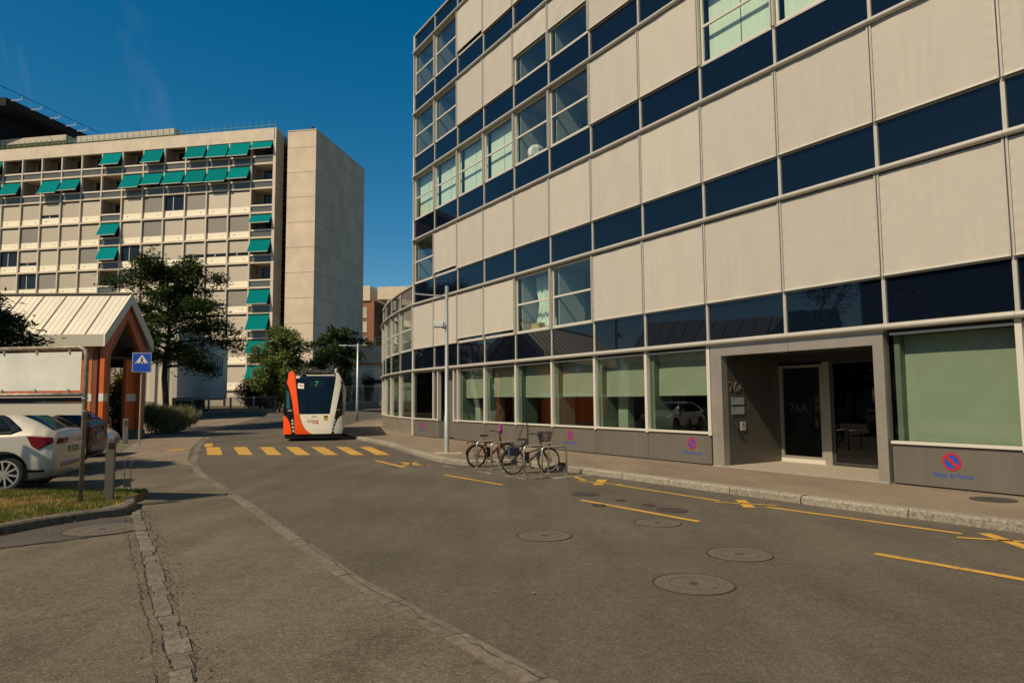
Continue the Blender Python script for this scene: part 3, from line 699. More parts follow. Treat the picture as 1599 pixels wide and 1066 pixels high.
for (x0, x1, z0, z1) in ((2.66, 2.74, .241, 2.45), (3.75, 3.83, .241, 2.45), (2.741, 3.749, .241, .30), (2.741, 3.749, 2.39, 2.45)): w_.box(x0, x1, -ED-.02, -ED+.05, z0, z1)
w_.build('side_window_frame', steel_l, office)
MB().box(2.741, 3.749, -ED+.0, -ED+.01, .301, 2.389).build('side_window_pane', pane_d, office)
MB().box(2.48, 2.655, -ED-.05, -ED+.07, .146, 2.5).build('door_post', steel_l, office)
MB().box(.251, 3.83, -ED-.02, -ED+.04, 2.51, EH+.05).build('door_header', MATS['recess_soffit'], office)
for x in (.30, 1.39):
    d_ = MB().box(x, x+.05, -ED-.02, -ED+.03, .17, 2.5).box(x+1.02, x+1.07, -ED-.02, -ED+.03, .17, 2.5).box(x+.051, x+1.019, -ED-.02, -ED+.03, .17, .22).box(x+.051, x+1.019, -ED-.02, -ED+.03, 2.45, 2.5).build('sliding_door', mat('dark_frame', (.09, .085, .08), .4, .6), office)
    MB().box(x+.051, x+1.019, -ED, -ED+.01, .221, 2.449).build('door_pane', pane_d, d_)
MB().box(1.1, 1.35, -ED+.031, -ED+.034, 1.33, 1.42).build('door_sticker', mat('green_sticker', (.08, .2, .12), .5), office)
def jtext(body, size, y, z, m): return place_text('number_and_reflection', body, size, m, office, (E1-.0005, y, z), (0, -1, 0), (0, 0, 1), .012)
jtext('76A', .33, -.46, 1.93, mat('letter_metal', (.20, .18, .145), .5, .3))
place_text('number_and_reflection', '76A', .30, mat('number_reflection', (.05, .05, .047), .5), office, (3.35, -ED+.013, 1.42), (-1, 0, 0), (0, 0, 1), .001)  # faint reflection of the jamb number, drawn as dark lettering on the pane
plate_m = mat('plate_glass', (.22, .27, .25), .25, .2)
for z in (1.30, 1.52):
    p_ = MB().box(E1-.012, E1, -.70, -.28, z, z+.18).build('name_plate', plate_m, office)
    for q in range(3): MB().box(E1-.0135, E1-.012, -.70, -.34-.05*q, z+.04+.05*q, z+.055+.05*q).build('text_line', alu_w, p_)
ic = MB().box(E1-.02, E1, -.72, -.56, .93, 1.13).build('intercom', alu, office); MB().disc((E1-.02, -.64, 1.06), (-1, 0, 0), .022, .008, 14).build('button', black, ic)
MB().tube([(E1-.02, -.36, 1.10), (E1-.04, -.40, 1.02), (E1-.03, -.42, .92)], [.02, .035, .02], 8).build('handset', black, office)
MB().box(E1-.003, E1, -1.62, -1.12, 1.30, 1.44).build('faint_label', jamb_m, office)

# ---- rounded lower wing continuing the street front
wing_pts = [(-4.42, 30.62), (-5.34, 32.78), (-6.16, 34.98), (-6.86, 37.22), (-7.43, 39.5), (-7.85, 41.8), (-8.10, 44.1), (-8.13, 46.5), (-7.9, 48.8), (-7.4, 51.1), (-6.6, 53.3), (-5.2, 55.2), (-3.2, 56.4)]
wing = thing('rounded_office_wing', 'low glazed office wing with curved front and metal plinth beyond the corner', 'building')
wt = MB(); wl = []
for a, b in zip(wing_pts, wing_pts[1:]):
    a, b = Vector(a), Vector(b); w = (b-a).length; an = math.atan2(b.y-a.y, b.x-a.x); W_ = round(w, 2); loc = (a.x, a.y, 0)
    bay_upper(wing, (a.x, a.y, TZ[0]), an, 'W', 0, w=W_)
    put(('wplinth', W_), lambda: MB().box(.004, W_-.004, -.12, -.012, .1, SILL-.035), 'plinth_panel', wing, loc, an, steel_l)
    put(('wsil', W_), lambda: MB().box(0, W_, -.10, .03, SILL-.03, SILL+.02), 'window_sill', wing, loc, an, alu_w)
    put(('wmul2', W_), lambda: MB().box(-.05, .05, -.12, .035, SILL-.06, TZ[0]-.05), 'mullion', wing, loc, an, alu_w)
    put(('wpan', W_), lambda: MB().box(.05, W_-.05, -.068, -.058, SILL+.021, TZ[0]-.06), 'window_pane', wing, loc, an, pane_g)
    l2 = (a.x, a.y, TZ[1])
    put(('tube', W_, 2.93), None, 'round_rail', wing, l2, an, alu); put(('trim', W_, 2.93), None, 'rail_channel', wing, l2, an, alu)
    put(('wtop', W_), lambda: MB().box(.033, W_-.033, -.055, -.03, .075, .86), 'top_pane', wing, l2, an, navy)
    put(('wtm', W_), lambda: MB().box(-.032, .032, -.07, .012, .06, .86), 'mullion', wing, l2, an, alu)
    put(('wcop', W_), lambda: MB().box(0, W_, -.3, .04, .86, .94), 'roof_coping', wing, l2, an, alu)
inn = [Vector(p)+Vector((.9, .35)) for p in wing_pts]
def plate(name, z0, z1, m, ins):
    n = len(wing_pts); poly = [tuple(Vector(p)+Vector((ins, ins*.35))) for p in wing_pts]+[(6, 56), (6, 33)]
    bm = MB().prism(poly, lambda u, v, d: (u, v, z0+d), z1-z0); bm.build(name, m, wing)
plate('floor_slab', TZ[0]-.02, TZ[0]+.3, slab_m, .35); plate('roof', TZ[1]+.84, TZ[1]+.92, MATS['roof_gravel'], .32); plate('ceiling_slab', TZ[1]-.02, TZ[1]+.2, slab_m, .35)
MB().prism([tuple(Vector(p)+Vector((3.0, 1.0))) for p in wing_pts]+[(5, 55), (5, 34)], lambda u, v, d: (u, v, .1+d), 6.6).build('core_wall', dark_in, wing)
rg = MB()
for a, b in zip(inn[:3], inn[1:4]): rg.quad((a.x, a.y, TZ[1]+.95), (b.x, b.y, TZ[1]+.95), (b.x, b.y, TZ[1]+1.75), (a.x, a.y, TZ[1]+1.75))
rg.build('glass_railing', glass('rail_glass', (.6, .72, .7), .12), wing)
# ------------------------------------------------------------------ hospital slab with awnings
HA = Vector((-35.3175, 91.5176, 0)); HANG = -.1772; HB = 3.304; HT = 37.054; HF = 3.4
hconc = mat('hospital_concrete', (.52, .445, .335), .85, var=.12, vscale=.7, bump=.2, bscale=12)
hcream = mat('cream_panel', (.76, .685, .51), .6, var=.05, vscale=1.5)
hblind = mat('metal_blind', (.43, .375, .285), .6, .1, rand=.10, var=.10, vscale=3, stretch=(12, 1, .5))
hblind2 = mat('grey_blind', (.22, .20, .165), .55, .1, rand=.12, var=.12, vscale=3, stretch=(12, 1, .5))
hglass = mat('hospital_glass', (.010, .013, .017), .12, 0, .35)
hglass2 = mat('balcony_glass', (.10, .105, .095), .2, 0, .3)
teal = mat('teal_awning', (.0, .150, .150), .9, 0, .04, rand=.12, var=.05, vscale=3)
tealbar = mat('awning_bar', (.40, .38, .30), .5)
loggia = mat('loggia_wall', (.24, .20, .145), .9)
hrail = mat('balcony_rail', (.62, .55, .42), .5)
hosp = thing('hospital_block', 'long ten storey concrete hospital block with teal awnings and cream parapets', 'building', HA, HANG)
NC, NR = 17, 11
def hcell(c, r): return ((-c)*HB, 0, HT-HF*(r))   # lower left corner of the cell, r = 1 top row
kinds = {}
rows_ = ['AAAABABABBBBBABBA', 'BAAAAAABBAABAABAB', 'BWWGDGWBWWHWWWHWW', 'AGGWWgWAWWWgWWWgW', 'AHHHWHDAGWWHDWWHW', 'BWWWHWWBWWgDWWHWW', 'AGHWWHWAWWDWWHWWW', 'AWWHWWgBWHWWWWHWW', 'AWWWHWWAWWWWgWWWW', 'AWWHWWWBWWWWWHWWW', 'BWWWWWWBWWWWWWWWW']
op_t = .20   # fin width
def put2(key, fn, name, parent, loc, m, lab=None):
    if key not in CACHE: CACHE[key] = (fn().mesh(name, m),)
    me = CACHE[key][0]
    o = obj(name, me, parent, loc)
    if me.materials and me.materials[0] != m:
        me2 = CACHE.setdefault((key, m.name), (None,))[0]
        if me2 is None:
            me2 = me.copy(); me2.materials.clear(); me2.materials.append(m); CACHE[(key, m.name)] = (me2,)
        o.data = me2
    if lab: o['label'] = lab
    return o
x0, x1 = op_t/2, HB-op_t/2
for r in range(1, NR+1):
    for c in range(NC):
        k = rows_[r-1][c]; l = hcell(c, r)
        if k in 'BA':
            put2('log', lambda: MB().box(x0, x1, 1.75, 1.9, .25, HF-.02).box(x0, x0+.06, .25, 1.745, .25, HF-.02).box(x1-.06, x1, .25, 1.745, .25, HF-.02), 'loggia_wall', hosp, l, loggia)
            w_ = put2('lgw', lambda: MB().box(.95, x1-.07, 1.68, 1.74, .3, HF-.35), 'window', hosp, l, hglass)
            put2('lgm', lambda: MB().box(2.2, 2.26, 1.66, 1.675, .35, HF-.5), 'mullion', w_, (0, 0, 0), hrail)
            put2('bgl', lambda: MB().box(x0, x1, .05, .08, .30, 1.02), 'balcony_glass', hosp, l, hglass2)
            put2('brl', lambda: MB().box(x0, x1, -.055, .045, 1.02, 1.22), 'balcony_rail', hosp, l, hrail)
        if k == 'A':
            short = (c == 0 and r in (1, 4))
            dz, dy = (1.15, .70) if short else (2.02, .95)
            av = (c*5+r*3) % 4
            if not short: dz, dy = 2.02-.09*av, .95-.05*((av*3) % 4)
            a_ = put2(('awn', short, av), lambda: MB().add([(x0+.04, -.02, HF-.22), (x1-.04, -.02, HF-.22), (x1-.04, -dy, HF-.22-dz), (x0+.04, -dy, HF-.22-dz), (x0+.04, -.0, HF-.25), (x1-.04, -.0, HF-.25), (x1-.04, -dy, HF-.25-dz), (x0+.04, -dy, HF-.25-dz)],
                     [(0,1,2,3),(7,6,5,4),(0,4,5,1),(1,5,6,2),(2,6,7,3),(3,7,4,0)]), 'awning', hosp, l, teal)
            put2(('awb', short, av), lambda: MB().box(x0, x1, -dy-.07, -dy-.005, HF-.30-dz, HF-.22-dz), 'front_bar', a_, (0, 0, 0), tealbar)
        if k in 'WHDGg':
            p_ = put2('para', lambda: MB().box(x0, x1, .12, .22, .24, 1.10), 'parapet_panel', hosp, l, hcream)
            sx = .9 if (c+r) % 2 else 2.35
            put2(('spot', sx), lambda: MB().box(sx, sx+.12, .10, .119, .60, .72), 'vent', p_, (0, 0, 0), hglass)
            f_ = put2('win', lambda: MB().box(x0, x1, .24, .30, 1.12, HF-.2), 'window', hosp, l, hglass)
            if k != 'W': put2('wmul', lambda: MB().box(1.35, 1.43, .17, .238, 1.12, HF-.2).box(x0, x1, .17, .235, 1.12, 1.18), 'frame', f_, (0, 0, 0), hrail)
            if k in 'WgG': put2('blF', lambda: MB().box(x0+.03, x1-.03, .14, .165, 1.12, HF-.2), 'window_blind', f_, (0, 0, 0), hblind if k == 'W' else hblind2)
            if k == 'H': put2('blH', lambda: MB().box(x0+.03, x1-.03, .14, .165, 1.62, HF-.2), 'window_blind', f_, (0, 0, 0), hblind)
ZB = HT-NR*HF
for c in range(NC+1):
    if c <= NC: put2('fin', lambda: MB().box(-op_t/2+.004, op_t/2-.004, -.10, 1.2, ZB, HT), 'wall_fin', hosp, (HB-c*HB, 0, 0), hconc)
for r in range(1, NR+1):
    put2('slb', lambda: MB().box(-(NC-1)*HB, HB, -.06, 1.8, -.02, .235), 'floor_edge', hosp, (0, 0, HT-HF*r), hconc)
XL = -(NC-1)*HB
for k in range(6):
    MB().box(XL+(HB-XL)*k/6+.01, XL+(HB-XL)*(k+1)/6-.01, -.12, .3, HT-.16, 38.62).build('roof_fascia', hconc, hosp)
MB().box(XL, HB+.12, .301, 14, HT+.2, 38.4).build('roof', mat('flat_roof', (.2, .19, .17), .9), hosp)
MB().box(HB+.10, HB+.32, -.12, 2.0, ZB, 38.62).build('side_wall', hconc, hosp)
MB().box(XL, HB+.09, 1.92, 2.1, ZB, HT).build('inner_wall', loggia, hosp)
MB().box(XL, HB+.1, 13.8, 14, ZB, HT+.2).build('rear_wall', hconc, hosp)
for r in range(12): MB().box(HB+.321, HB+.34, -.1, 1.98, HT-HF*r-.03, HT-HF*r).build('wall_joint', hblind2, hosp)
mesh_g = mat('green_roof_mesh', (.10, .26, .16), .7)
rf = MB()
for k in range(60): rf.tube([(HB-.1-k*.95, .35, 38.6), (HB-.1-k*.95, .35, 39.85)], .042, 5)
rf.build('roof_fence_posts', mesh_g, hosp)
MB().box(XL, HB, .30, .40, 38.621, 38.80).box(XL, HB, .33, .36, 39.2, 39.24).build('roof_fence_rail', mesh_g, hosp)
plm = mat('penthouse', (.40, .36, .28), .8, var=.08)
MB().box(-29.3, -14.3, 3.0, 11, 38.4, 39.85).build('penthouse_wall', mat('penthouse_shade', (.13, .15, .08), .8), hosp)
MB().box(-29.6, -13.6, 2.2, 12, 39.85, 40.75).build('penthouse_roof', plm, hosp)
MB().box(XL, -31.5, 2.2, 12, 40.35, 41.2).build('penthouse_roof', plm, hosp)
for k in range(8): MB().box(-31.8-2.6*(k+1)+.06, -31.8-2.6*k, 2.6, 2.8, 38.4, 40.34).build('penthouse_panel', mat('ochre_panel', (.36, .25, .07), .7), hosp)
MB().tube([(1.5, 4, 38.4), (1.5, 4, 40.0)], .05, 6).box(-1, 0.6, 3.5, 5, 38.4, 39.5).build('roof_plant', plm, hosp)
# stair shaft and lift tower
tconc = mat('tower_concrete', (.53, .43, .315), .88, var=.16, vscale=.35, bump=.25, bscale=9, detail=9)
tower = thing('lift_tower', 'windowless concrete lift tower at the right end of the hospital block', 'building', HA, HANG)
TX0, TX1, TY0, TY1, TT = 5.28, 9.38, .0, 16.7, 37.9
nrow = 11; pt = TT-.35
for r in range(nrow+1):
    zt = pt-HF*r if r else TT; zb = max(-.6, pt-HF*(r+1)); zt = TT if r == 0 else pt-HF*r
    if r == 0: zb, zt = pt-2.0, TT
    else: zt, zb = pt-2.0-HF*(r-1), max(-.6, pt-2.0-HF*r)
    MB().box(TX0, TX1-.001, TY0, TY0+.3, zb+.05, zt).build('front_panel', tconc, tower)
    for q in range(2):
        a = TY0+.0 if q == 0 else TY0+.02+(TY1-TY0)*.5
        MB().box(TX1-.3, TX1+.0, TY0+.305 if q == 0 else a, a+(TY1-TY0)*.5-.02 if q else TY0+(TY1-TY0)*.5-.02, zb+.035, zt).build('side_panel', tconc, tower)
MB().box(TX0+.05, TX1-.06, TY0+.06, TY1-.05, -.6, TT-.1).build('core_wall', hblind2, tower)
MB().box(TX0-.05, TX1+.05, TY0-.05, TY1+.05, TT, TT+.12).build('roof_coping', hconc, tower)
MB().box(TX1-1.0, TX1-.7, TY0+.5, TY0+.8, TT+.12, TT+.7).build('roof_vent', black, tower)
sh = thing('escape_stair', 'dark open stair shaft squeezed between hospital block and lift tower', 'stairs', HA, HANG)
MB().box(HB-2.0, HB-1.8, 2.12, 12, -.5, 38.3).box(HB-1.79, TX0, 11.8, 12, -.5, 38.3).build('rear_wall', back_m, sh)
for r in range(22): MB().box(HB-1.7, TX0-.07, 4.6, 8.9, 38-1.7*r-.16, 38-1.7*r).build('stair_landing', hblind2, sh)
for r in range(22): MB().box(HB-1.7, TX0-.07, 4.5, 4.56, 38-1.7*r+.5, 38-1.7*r+.58).build('stair_rail', hblind, sh)
# helicopter deck behind the block
deck = thing('roof_deck', 'black cantilevered roof deck with outrigger walkway above the hospital block', 'roof deck')
dk = mat('deck_underside', (.006, .006, .006), .9)
e0, e1 = Vector((-74.2, 98)), Vector((-71.0, 113.6))
MB().prism([tuple(e0), tuple(e1), (-75, 123), (-120, 128), (-125, 98)], lambda u, v, d: (u, v, 45.2+d), 1.2).build('deck_slab', dk, deck)
MB().prism([tuple(e0+Vector((-4, 1))), tuple(e1+Vector((-4, 0))), (-80, 120), (-118, 124), (-118, 100)], lambda u, v, d: (u, v, 38+d), 7.15).build('deck_support', dk, deck)
od = Vector((1, -.2)).normalized()
for q in (.05, .26, .47, .66, .80, .97):
    p = e0+(e1-e0)*q; p2 = p+od*1.9
    MB().tube([(p.x, p.y, 46.2), (p2.x, p2.y, 46.2), (p2.x+.05, p2.y, 46.7)], .07, 6).build('outrigger', alu_w, deck)
a, b = e0+od*2.0-(e1-e0)*.2, e1+od*2.0
MB().tube([(a.x, a.y, 46.75), (b.x, b.y, 46.75)], .045, 6).build('walkway_rail', dk, deck)

# ------------------------------------------------------------------ white annex behind the tree
wm = mat('annex_render', (.50, .46, .38), .8, var=.08, vscale=1)
wm2 = mat('annex_ribs', (.62, .56, .43), .6)
annex = thing('white_annex', 'low white annex building with ribbed sunlit wall and strip window behind the leafy tree', 'building', (-24.3, 50, 0), math.atan2(25, -6.7))
# local x along the shaded face, away from camera; y outward = right hand faces the road
LW = 25.9
an = annex
def ab(x0_, x1_, y0_, y1_, z0_, z1_): return MB().box(x0_, x1_, y0_, y1_, z0_, z1_)
ab(0, LW, .01, .3, 1.95, 4.3).build('wall', wm, an); ab(0, LW, .01, .3, 6.2, 7.2).build('wall', wm, an); ab(0, 7, .01, .3, 4.301, 6.199).build('wall', wm, an); ab(22.5, LW, .01, .3, 4.301, 6.199).build('wall', wm, an)
ab(7, 22.5, .2, .24, 4.301, 6.199).build('strip_window', hglass, an)
for k in range(8): ab(14.4+k*1.0, 14.75+k*1.0, .05, .19, 4.301, 6.199).build('blind', wm, an)
ab(7, 14.3, .10, .19, 4.301, 6.199).build('louvre', hblind2, an)
ab(-.05, LW+.05, -.06, .0, 7.2, 7.35).build('roof_trim', hblind2, an)
ab(0, LW, 2.2, 2.4, -.5, 1.94).build('base_wall', dark_in, an)
for k in range(7): ab(1.2+k*3.4, 1.7+k*3.4, 1.9, 2.19, -.5, 1.94).build('base_post', hblind2, an)
ab(-.02, LW, .02, 17.9, 7.05, 7.2).build('roof', MATS['flat_roof'], an); ab(0, LW, 17.7, 18, -.5, 7.0).build('rear_wall', wm, an)
ab(LW-.3, LW, .31, 17.6, 1.9, 7.0).build('end_wall', wm, an)
ab(.01, LW, .31, 17.6, 1.8, 1.94).build('overhang_soffit', hblind2, an)
# ribbed end facing the camera
for k in range(46): MB().box(-.10 if k % 2 else 0, .2, .31+k*.38, .31+k*.38+.375, -.5, 7.0).build('wall_rib', wm2, an)
# ------------------------------------------------------------------ orange pavilion with pitched metal roof
orange = mat('orange_cladding', (.50, .105, .014), .5, var=.10, vscale=1.2)
orange_d = mat('orange_trim', (.43, .155, .055), .5)
metal_r = mat('standing_seam', (.50, .47, .37), .45, .35, var=.06, vscale=1.4)
seam_m = mat('roof_seam', (.13, .12, .10), .6)
brown = mat('soffit_boards', (.055, .035, .022), .8)
stripe = mat('white_stripe', (.58, .55, .47), .6)
pav = thing('orange_pavilion', 'orange clad pavilion with pitched pale metal roof and open gable porch', 'building')
PX, PY0, PY1, PYM, EZ, AZ, PL = -17.9, 30.15, 34.05, 32.1, 4.62, 6.72, -34.0
MB().prism([(PY0+.4, EZ-.95), (PY0+.4, EZ-.6), (PYM, AZ-.75), (PY1-.4, EZ-.6), (PY1-.4, EZ-.95)], lambda u, v, d: (-19.0+d, u, v), .06).build('gable_infill', brown, pav)
# roof planes
def roofside(y0, sgn):
    m_ = MB()
    m_.add([(PL, PYM, AZ), (PX, PYM, AZ), (PX, y0, EZ), (PL, y0, EZ), (PL, PYM, AZ-.12), (PX, PYM, AZ-.12), (PX, y0, EZ-.12), (PL, y0, EZ-.12)], [(0,1,2,3),(7,6,5,4),(0,4,5,1),(1,5,6,2),(2,6,7,3),(3,7,4,0)])
    m_.build('roof', metal_r, pav)
    slope = Vector((0, y0-PYM, EZ-AZ)); nrm = Vector((0, -(EZ-AZ)*sgn, abs(y0-PYM))).normalized()
    for k in range(62):
        x = PX-.12-k*.26
        if x < PL: break
        big = k % 4 == 3
        hh = .05 if big else .009
        a, b = Vector((x, PYM, AZ+.01)), Vector((x, y0, EZ+.01))
        MB().bar(a+nrm*hh*.5*Vector((0,1,1)).length/1.414, b+nrm*hh*.5, .05 if big else .02, hh).build('roof_seam', seam_m if big else metal_r, pav)
roofside(PY0-.0, 1); roofside(PY1, -1)
MB().box(PL, PX, PY0-.10, PY0-.001, EZ-.50, EZ+.03).build('eave_fascia', metal_r, pav); MB().box(PL, PX, PY1+.001, PY1+.1, EZ-.50, EZ+.03).build('eave_fascia', metal_r, pav)
MB().box(PL, PX+.03, PYM-.12, PYM+.12, AZ+.0, AZ+.07).build('ridge_cap', seam_m, pav)
# pale verge boards on the gable
for y0, sg in ((PY0-.10, 1), (PY1+.10, -1)):
    MB().add([(PX, PYM, AZ+.06), (PX, y0, EZ+.03), (PX, y0, EZ-.50), (PX, PYM, AZ-.47), (PX+.07, PYM, AZ+.06), (PX+.07, y0, EZ+.03), (PX+.07, y0, EZ-.50), (PX+.07, PYM, AZ-.47)], [(0,1,2,3),(7,6,5,4),(0,4,5,1),(1,5,6,2),(2,6,7,3),(3,7,4,0)]).build('verge_board', mat('verge_paint', (.66, .60, .47), .6), pav)
WY0, WY1 = PY0+.28, PY1-.28
MB().box(PL, -18.55, WY0, WY0+.2, .0, 1.72).box(PL, -18.55, WY0, WY0+.2, 2.06, 3.05).box(PL, -18.55, WY0, WY0+.2, 3.09, EZ-.25).box(PL, -18.55, WY0+.03, WY0+.19, 3.05, 3.09).build('front_wall', orange, pav)
MB().box(PL, -18.55, WY0-.012, WY0+.18, 1.722, 2.058).build('white_band', stripe, pav)
for k in range(12):
    x = -18.62-k*1.35; MB().box(x-.05, x+.05, WY0-.02, WY0-.001, .0, 1.715).box(x-.05, x+.05, WY0-.02, WY0-.001, 2.065, EZ-.3).build('wall_trim', orange_d, pav)
MB().box(PL, -18.5, WY0-.03, WY0-.002, EZ-.62, EZ-.50).build('eave_board', orange_d, pav)
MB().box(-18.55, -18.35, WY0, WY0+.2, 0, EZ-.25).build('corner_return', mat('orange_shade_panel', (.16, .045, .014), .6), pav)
# gable frame: outer and inner outlines
def gframe(x0, x1, outer, innr, m, name):
    n = len(outer); vs = [(x0, y, z) for y, z in outer]+[(x0, y, z) for y, z in innr]+[(x1, y, z) for y, z in outer]+[(x1, y, z) for y, z in innr]; fs = []
    for i in range(n-1):
        fs += [(i, i+1, n+i+1, n+i), (2*n+i, 3*n+i, 3*n+i+1, 2*n+i+1), (i, 2*n+i, 2*n+i+1, i+1), (n+i, n+i+1, 3*n+i+1, 3*n+i)]
    fs += [(0, n, 3*n, 2*n), (n-1, 3*n-1, 4*n-1, 2*n-1)]
    return MB().add(vs, fs).build(name, m, pav)
sl_ = (AZ-EZ)/(PYM-PY0)
out_ = [(WY0-.05, 0), (WY0-.05, EZ-.42), (PYM, AZ-.46), (WY1+.05, EZ-.42), (WY1+.05, 0)]
in_ = [(WY0+.28, 0), (WY0+.28, EZ-.75), (PYM, AZ-1.12), (WY1-.28, EZ-.75), (WY1-.28, 0)]
gframe(-18.2, -18.0, out_, in_, orange, 'gable_frame')
in2 = [(y+(.06 if y < PYM else -.06 if y > PYM else 0), z-.06 if z > 1 else z) for y, z in in_]
gframe(-18.02, -17.97, [(y, z) for y, z in in_], in2, orange_d, 'gable_trim')
MB().box(-18.4, -18.25, 32.55, WY1-.29, .35, 3.7).build('porch_panel', orange, pav)
MB().box(-18.24, -18.23, 32.6, WY1-.30, 1.72, 2.06).build('white_band', stripe, pav)
MB().box(-18.45, -17.95, 33.1, WY1+.08, -.0, .34).build('pillar_base', conc, pav)
MB().box(-18.2, -17.995, WY0-.06, WY0+.29, 1.72, 2.06).build('white_band', stripe, pav)
MB().box(-21.2, -18.21, WY0+.25, WY1-.25, EZ-.95, EZ-.85).build('porch_ceiling', brown, pav)
MB().box(-18.9, -18.6, WY0+.3, WY0+.55, 0, EZ-.96).build('porch_post', mat('porch_post_paint', (.09, .10, .08), .7), pav)
MB().box(PL, -21.2, WY1-.2, WY1, 0, EZ-.25).box(-21.3, -21.2, WY0+.21, WY1-.21, 0, EZ-.25).build('rear_wall', brown, pav)
MB().box(-18.5, -18.3, WY1-.22, WY1-.05, 0, EZ-.3).build('porch_post', orange, pav)
MB().box(-21.2, -18.21, WY1-.2, WY1-.05, 3.35, EZ-.3).build('porch_lintel', brown, pav)
MB().box(PL, -18.0, WY0-.1, WY1+.1, -.05, .02).build('floor', conc, pav)
MB().box(PL+.05, PL+.2, WY0+.21, WY1-.21, 0, EZ-.3).build('end_wall', orange, pav)

# ------------------------------------------------------------------ far buildings between tower and curved wing
brick_m = mat('far_brick', (.23, .10, .055), .9, var=.2, vscale=1.2)
cream_m = mat('far_cream', (.55, .47, .33), .8, var=.08, vscale=.4)
bk1 = thing('brick_tower', 'distant brown brick tower with pale window bands beside the lift tower', 'building', (-34.8, 155, 1.5), -.12)
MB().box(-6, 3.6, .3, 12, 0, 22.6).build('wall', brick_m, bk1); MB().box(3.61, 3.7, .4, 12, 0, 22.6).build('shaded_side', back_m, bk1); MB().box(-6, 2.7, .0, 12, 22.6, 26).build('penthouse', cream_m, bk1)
for r in range(6):
    f_ = MB().box(-2.5, 2.0, .2, .299, 2.4+3.3*r, 4.6+3.3*r).build('window', hblind, bk1); MB().box(-2.6, 2.1, .17, .298, 2.2+3.3*r, 2.39+3.3*r).build('sill', cream_m, f_)
bk2 = thing('cream_tower', 'distant cream apartment tower with stacked balconies behind the curved wing', 'building', (-27.8, 152, 1.5), -.12)
MB().box(-.5, 9, 1.5, 14, 0, 22.5).build('wall', cream_m, bk2); MB().box(-2.2, 7, .2, 14, 22.51, 25.3).build('penthouse', cream_m, bk2)
for r in range(7):
    MB().box(-.6, 9, .2, 1.49, 1.0+3.1*r, 1.5+3.1*r).build('balcony', cream_m, bk2)
    for q in range(3): MB().box(.2+q*1.9, 1.4+q*1.9, 1.42, 1.49, 1.6+3.1*r, 3.6+3.1*r).build('window', hglass, bk2)
    MB().box(.0, .15, .3, 1.49, 1.5+3.1*r, 4.1+3.1*r).box(2.2, 2.35, .3, 1.49, 1.5+3.1*r, 4.1+3.1*r).build('balcony_divider', cream_m, bk2)
ter = thing('terrace_wall', 'concrete terrace with red stripe and railing over a stained white retaining wall', 'wall', (-23.5, 99, 0), -.10)
MB().box(-4, 14, .0, 1.2, 1.0, 6.75).build('retaining_wall', mat('stained_white', (.50, .46, .37), .9, var=.42, vscale=.55, detail=8), ter)
MB().box(-4, 14, -.5, 1.2, 6.751, 6.95).build('red_stripe', mat('red_stripe', (.36, .09, .035), .8), ter)
MB().box(-4, 14, -.5, 1.2, 6.96, 9.4).build('parapet', mat('terrace_concrete', (.33, .275, .20), .9, var=.15, vscale=.8), ter)
MB().box(1.2, 14, -.25, -.01, 3.4, 4.0).box(1.2, 14, -.25, -.01, 4.6, 6.2).build('white_panel', cream_m, ter); MB().box(2.2, 5, -.3, -.26, 4.05, 4.5).build('vent_slot', black, ter)
rl = MB(); rl.tube([(-4, -.4, 10.6), (14, -.4, 10.6)], .04, 5).tube([(-4, -.4, 10.1), (14, -.4, 10.1)], .03, 5)
for k in range(10): rl.tube([(-4+2*k, -.4, 9.4), (-4+2*k, -.4, 10.6)], .04, 5)
rl.build('railing', alu, ter)
far_pave = sheet('far_footway', [(-14.5, 66), (12, 62), (12, 66), (-14.5, 72)], .02, asph_pav, road)

# a block of flats left of the camera, seen only as a reflection in the navy glass
flats = thing('block_of_flats', 'dark block of flats outside the frame, mirrored in the navy glass bands', 'building', (-42, -14, 0), 0)
MB().box(-12, 0, -16, 25.6, 0, 18).box(-12, -1, -16, 19, 18, 21).build('wall', mat('flats_wall', (.08, .07, .06), .9), flats)
for r in range(5):
    for q in range(8): f_ = MB().box(.001, .04, -14+q*4.6, -11.4+q*4.6, 1.2+3.2*r, 2.9+3.2*r).build('window', hglass, flats)
MB().box(-12.3, -.8, -16.3, 19.3, 21, 21.3).build('roof', MATS['flat_roof'], flats)

hall = thing('low_hall', 'long low hall with pitched roof outside the frame, mirrored in the navy glass', 'building', (-38, 19, 0), .1)
MB().box(-6, 5, -5, 10, 0, 4.6).build('wall', wm, hall)
MB().add([(-6.4, -5.4, 4.6), (5.4, -5.4, 4.6), (5.4, 10.4, 4.6), (-6.4, 10.4, 4.6), (-.5, -5.4, 8.4), (-.5, 10.4, 8.4)], [(0, 3, 2, 1), (0, 1, 4), (1, 2, 5, 4), (2, 3, 5), (3, 0, 4, 5)]).build('roof', metal_r, hall)
for k in range(14): MB().bar((5.4, -5+k*1.15, 4.66), (-.5, -5+k*1.15, 8.46), .07, .08).build('roof_seam', seam_m, hall)
for k in range(4): MB().box(5.001, 5.04, -4+k*3.6, -2+k*3.6, 1, 3).build('window', hglass, hall)
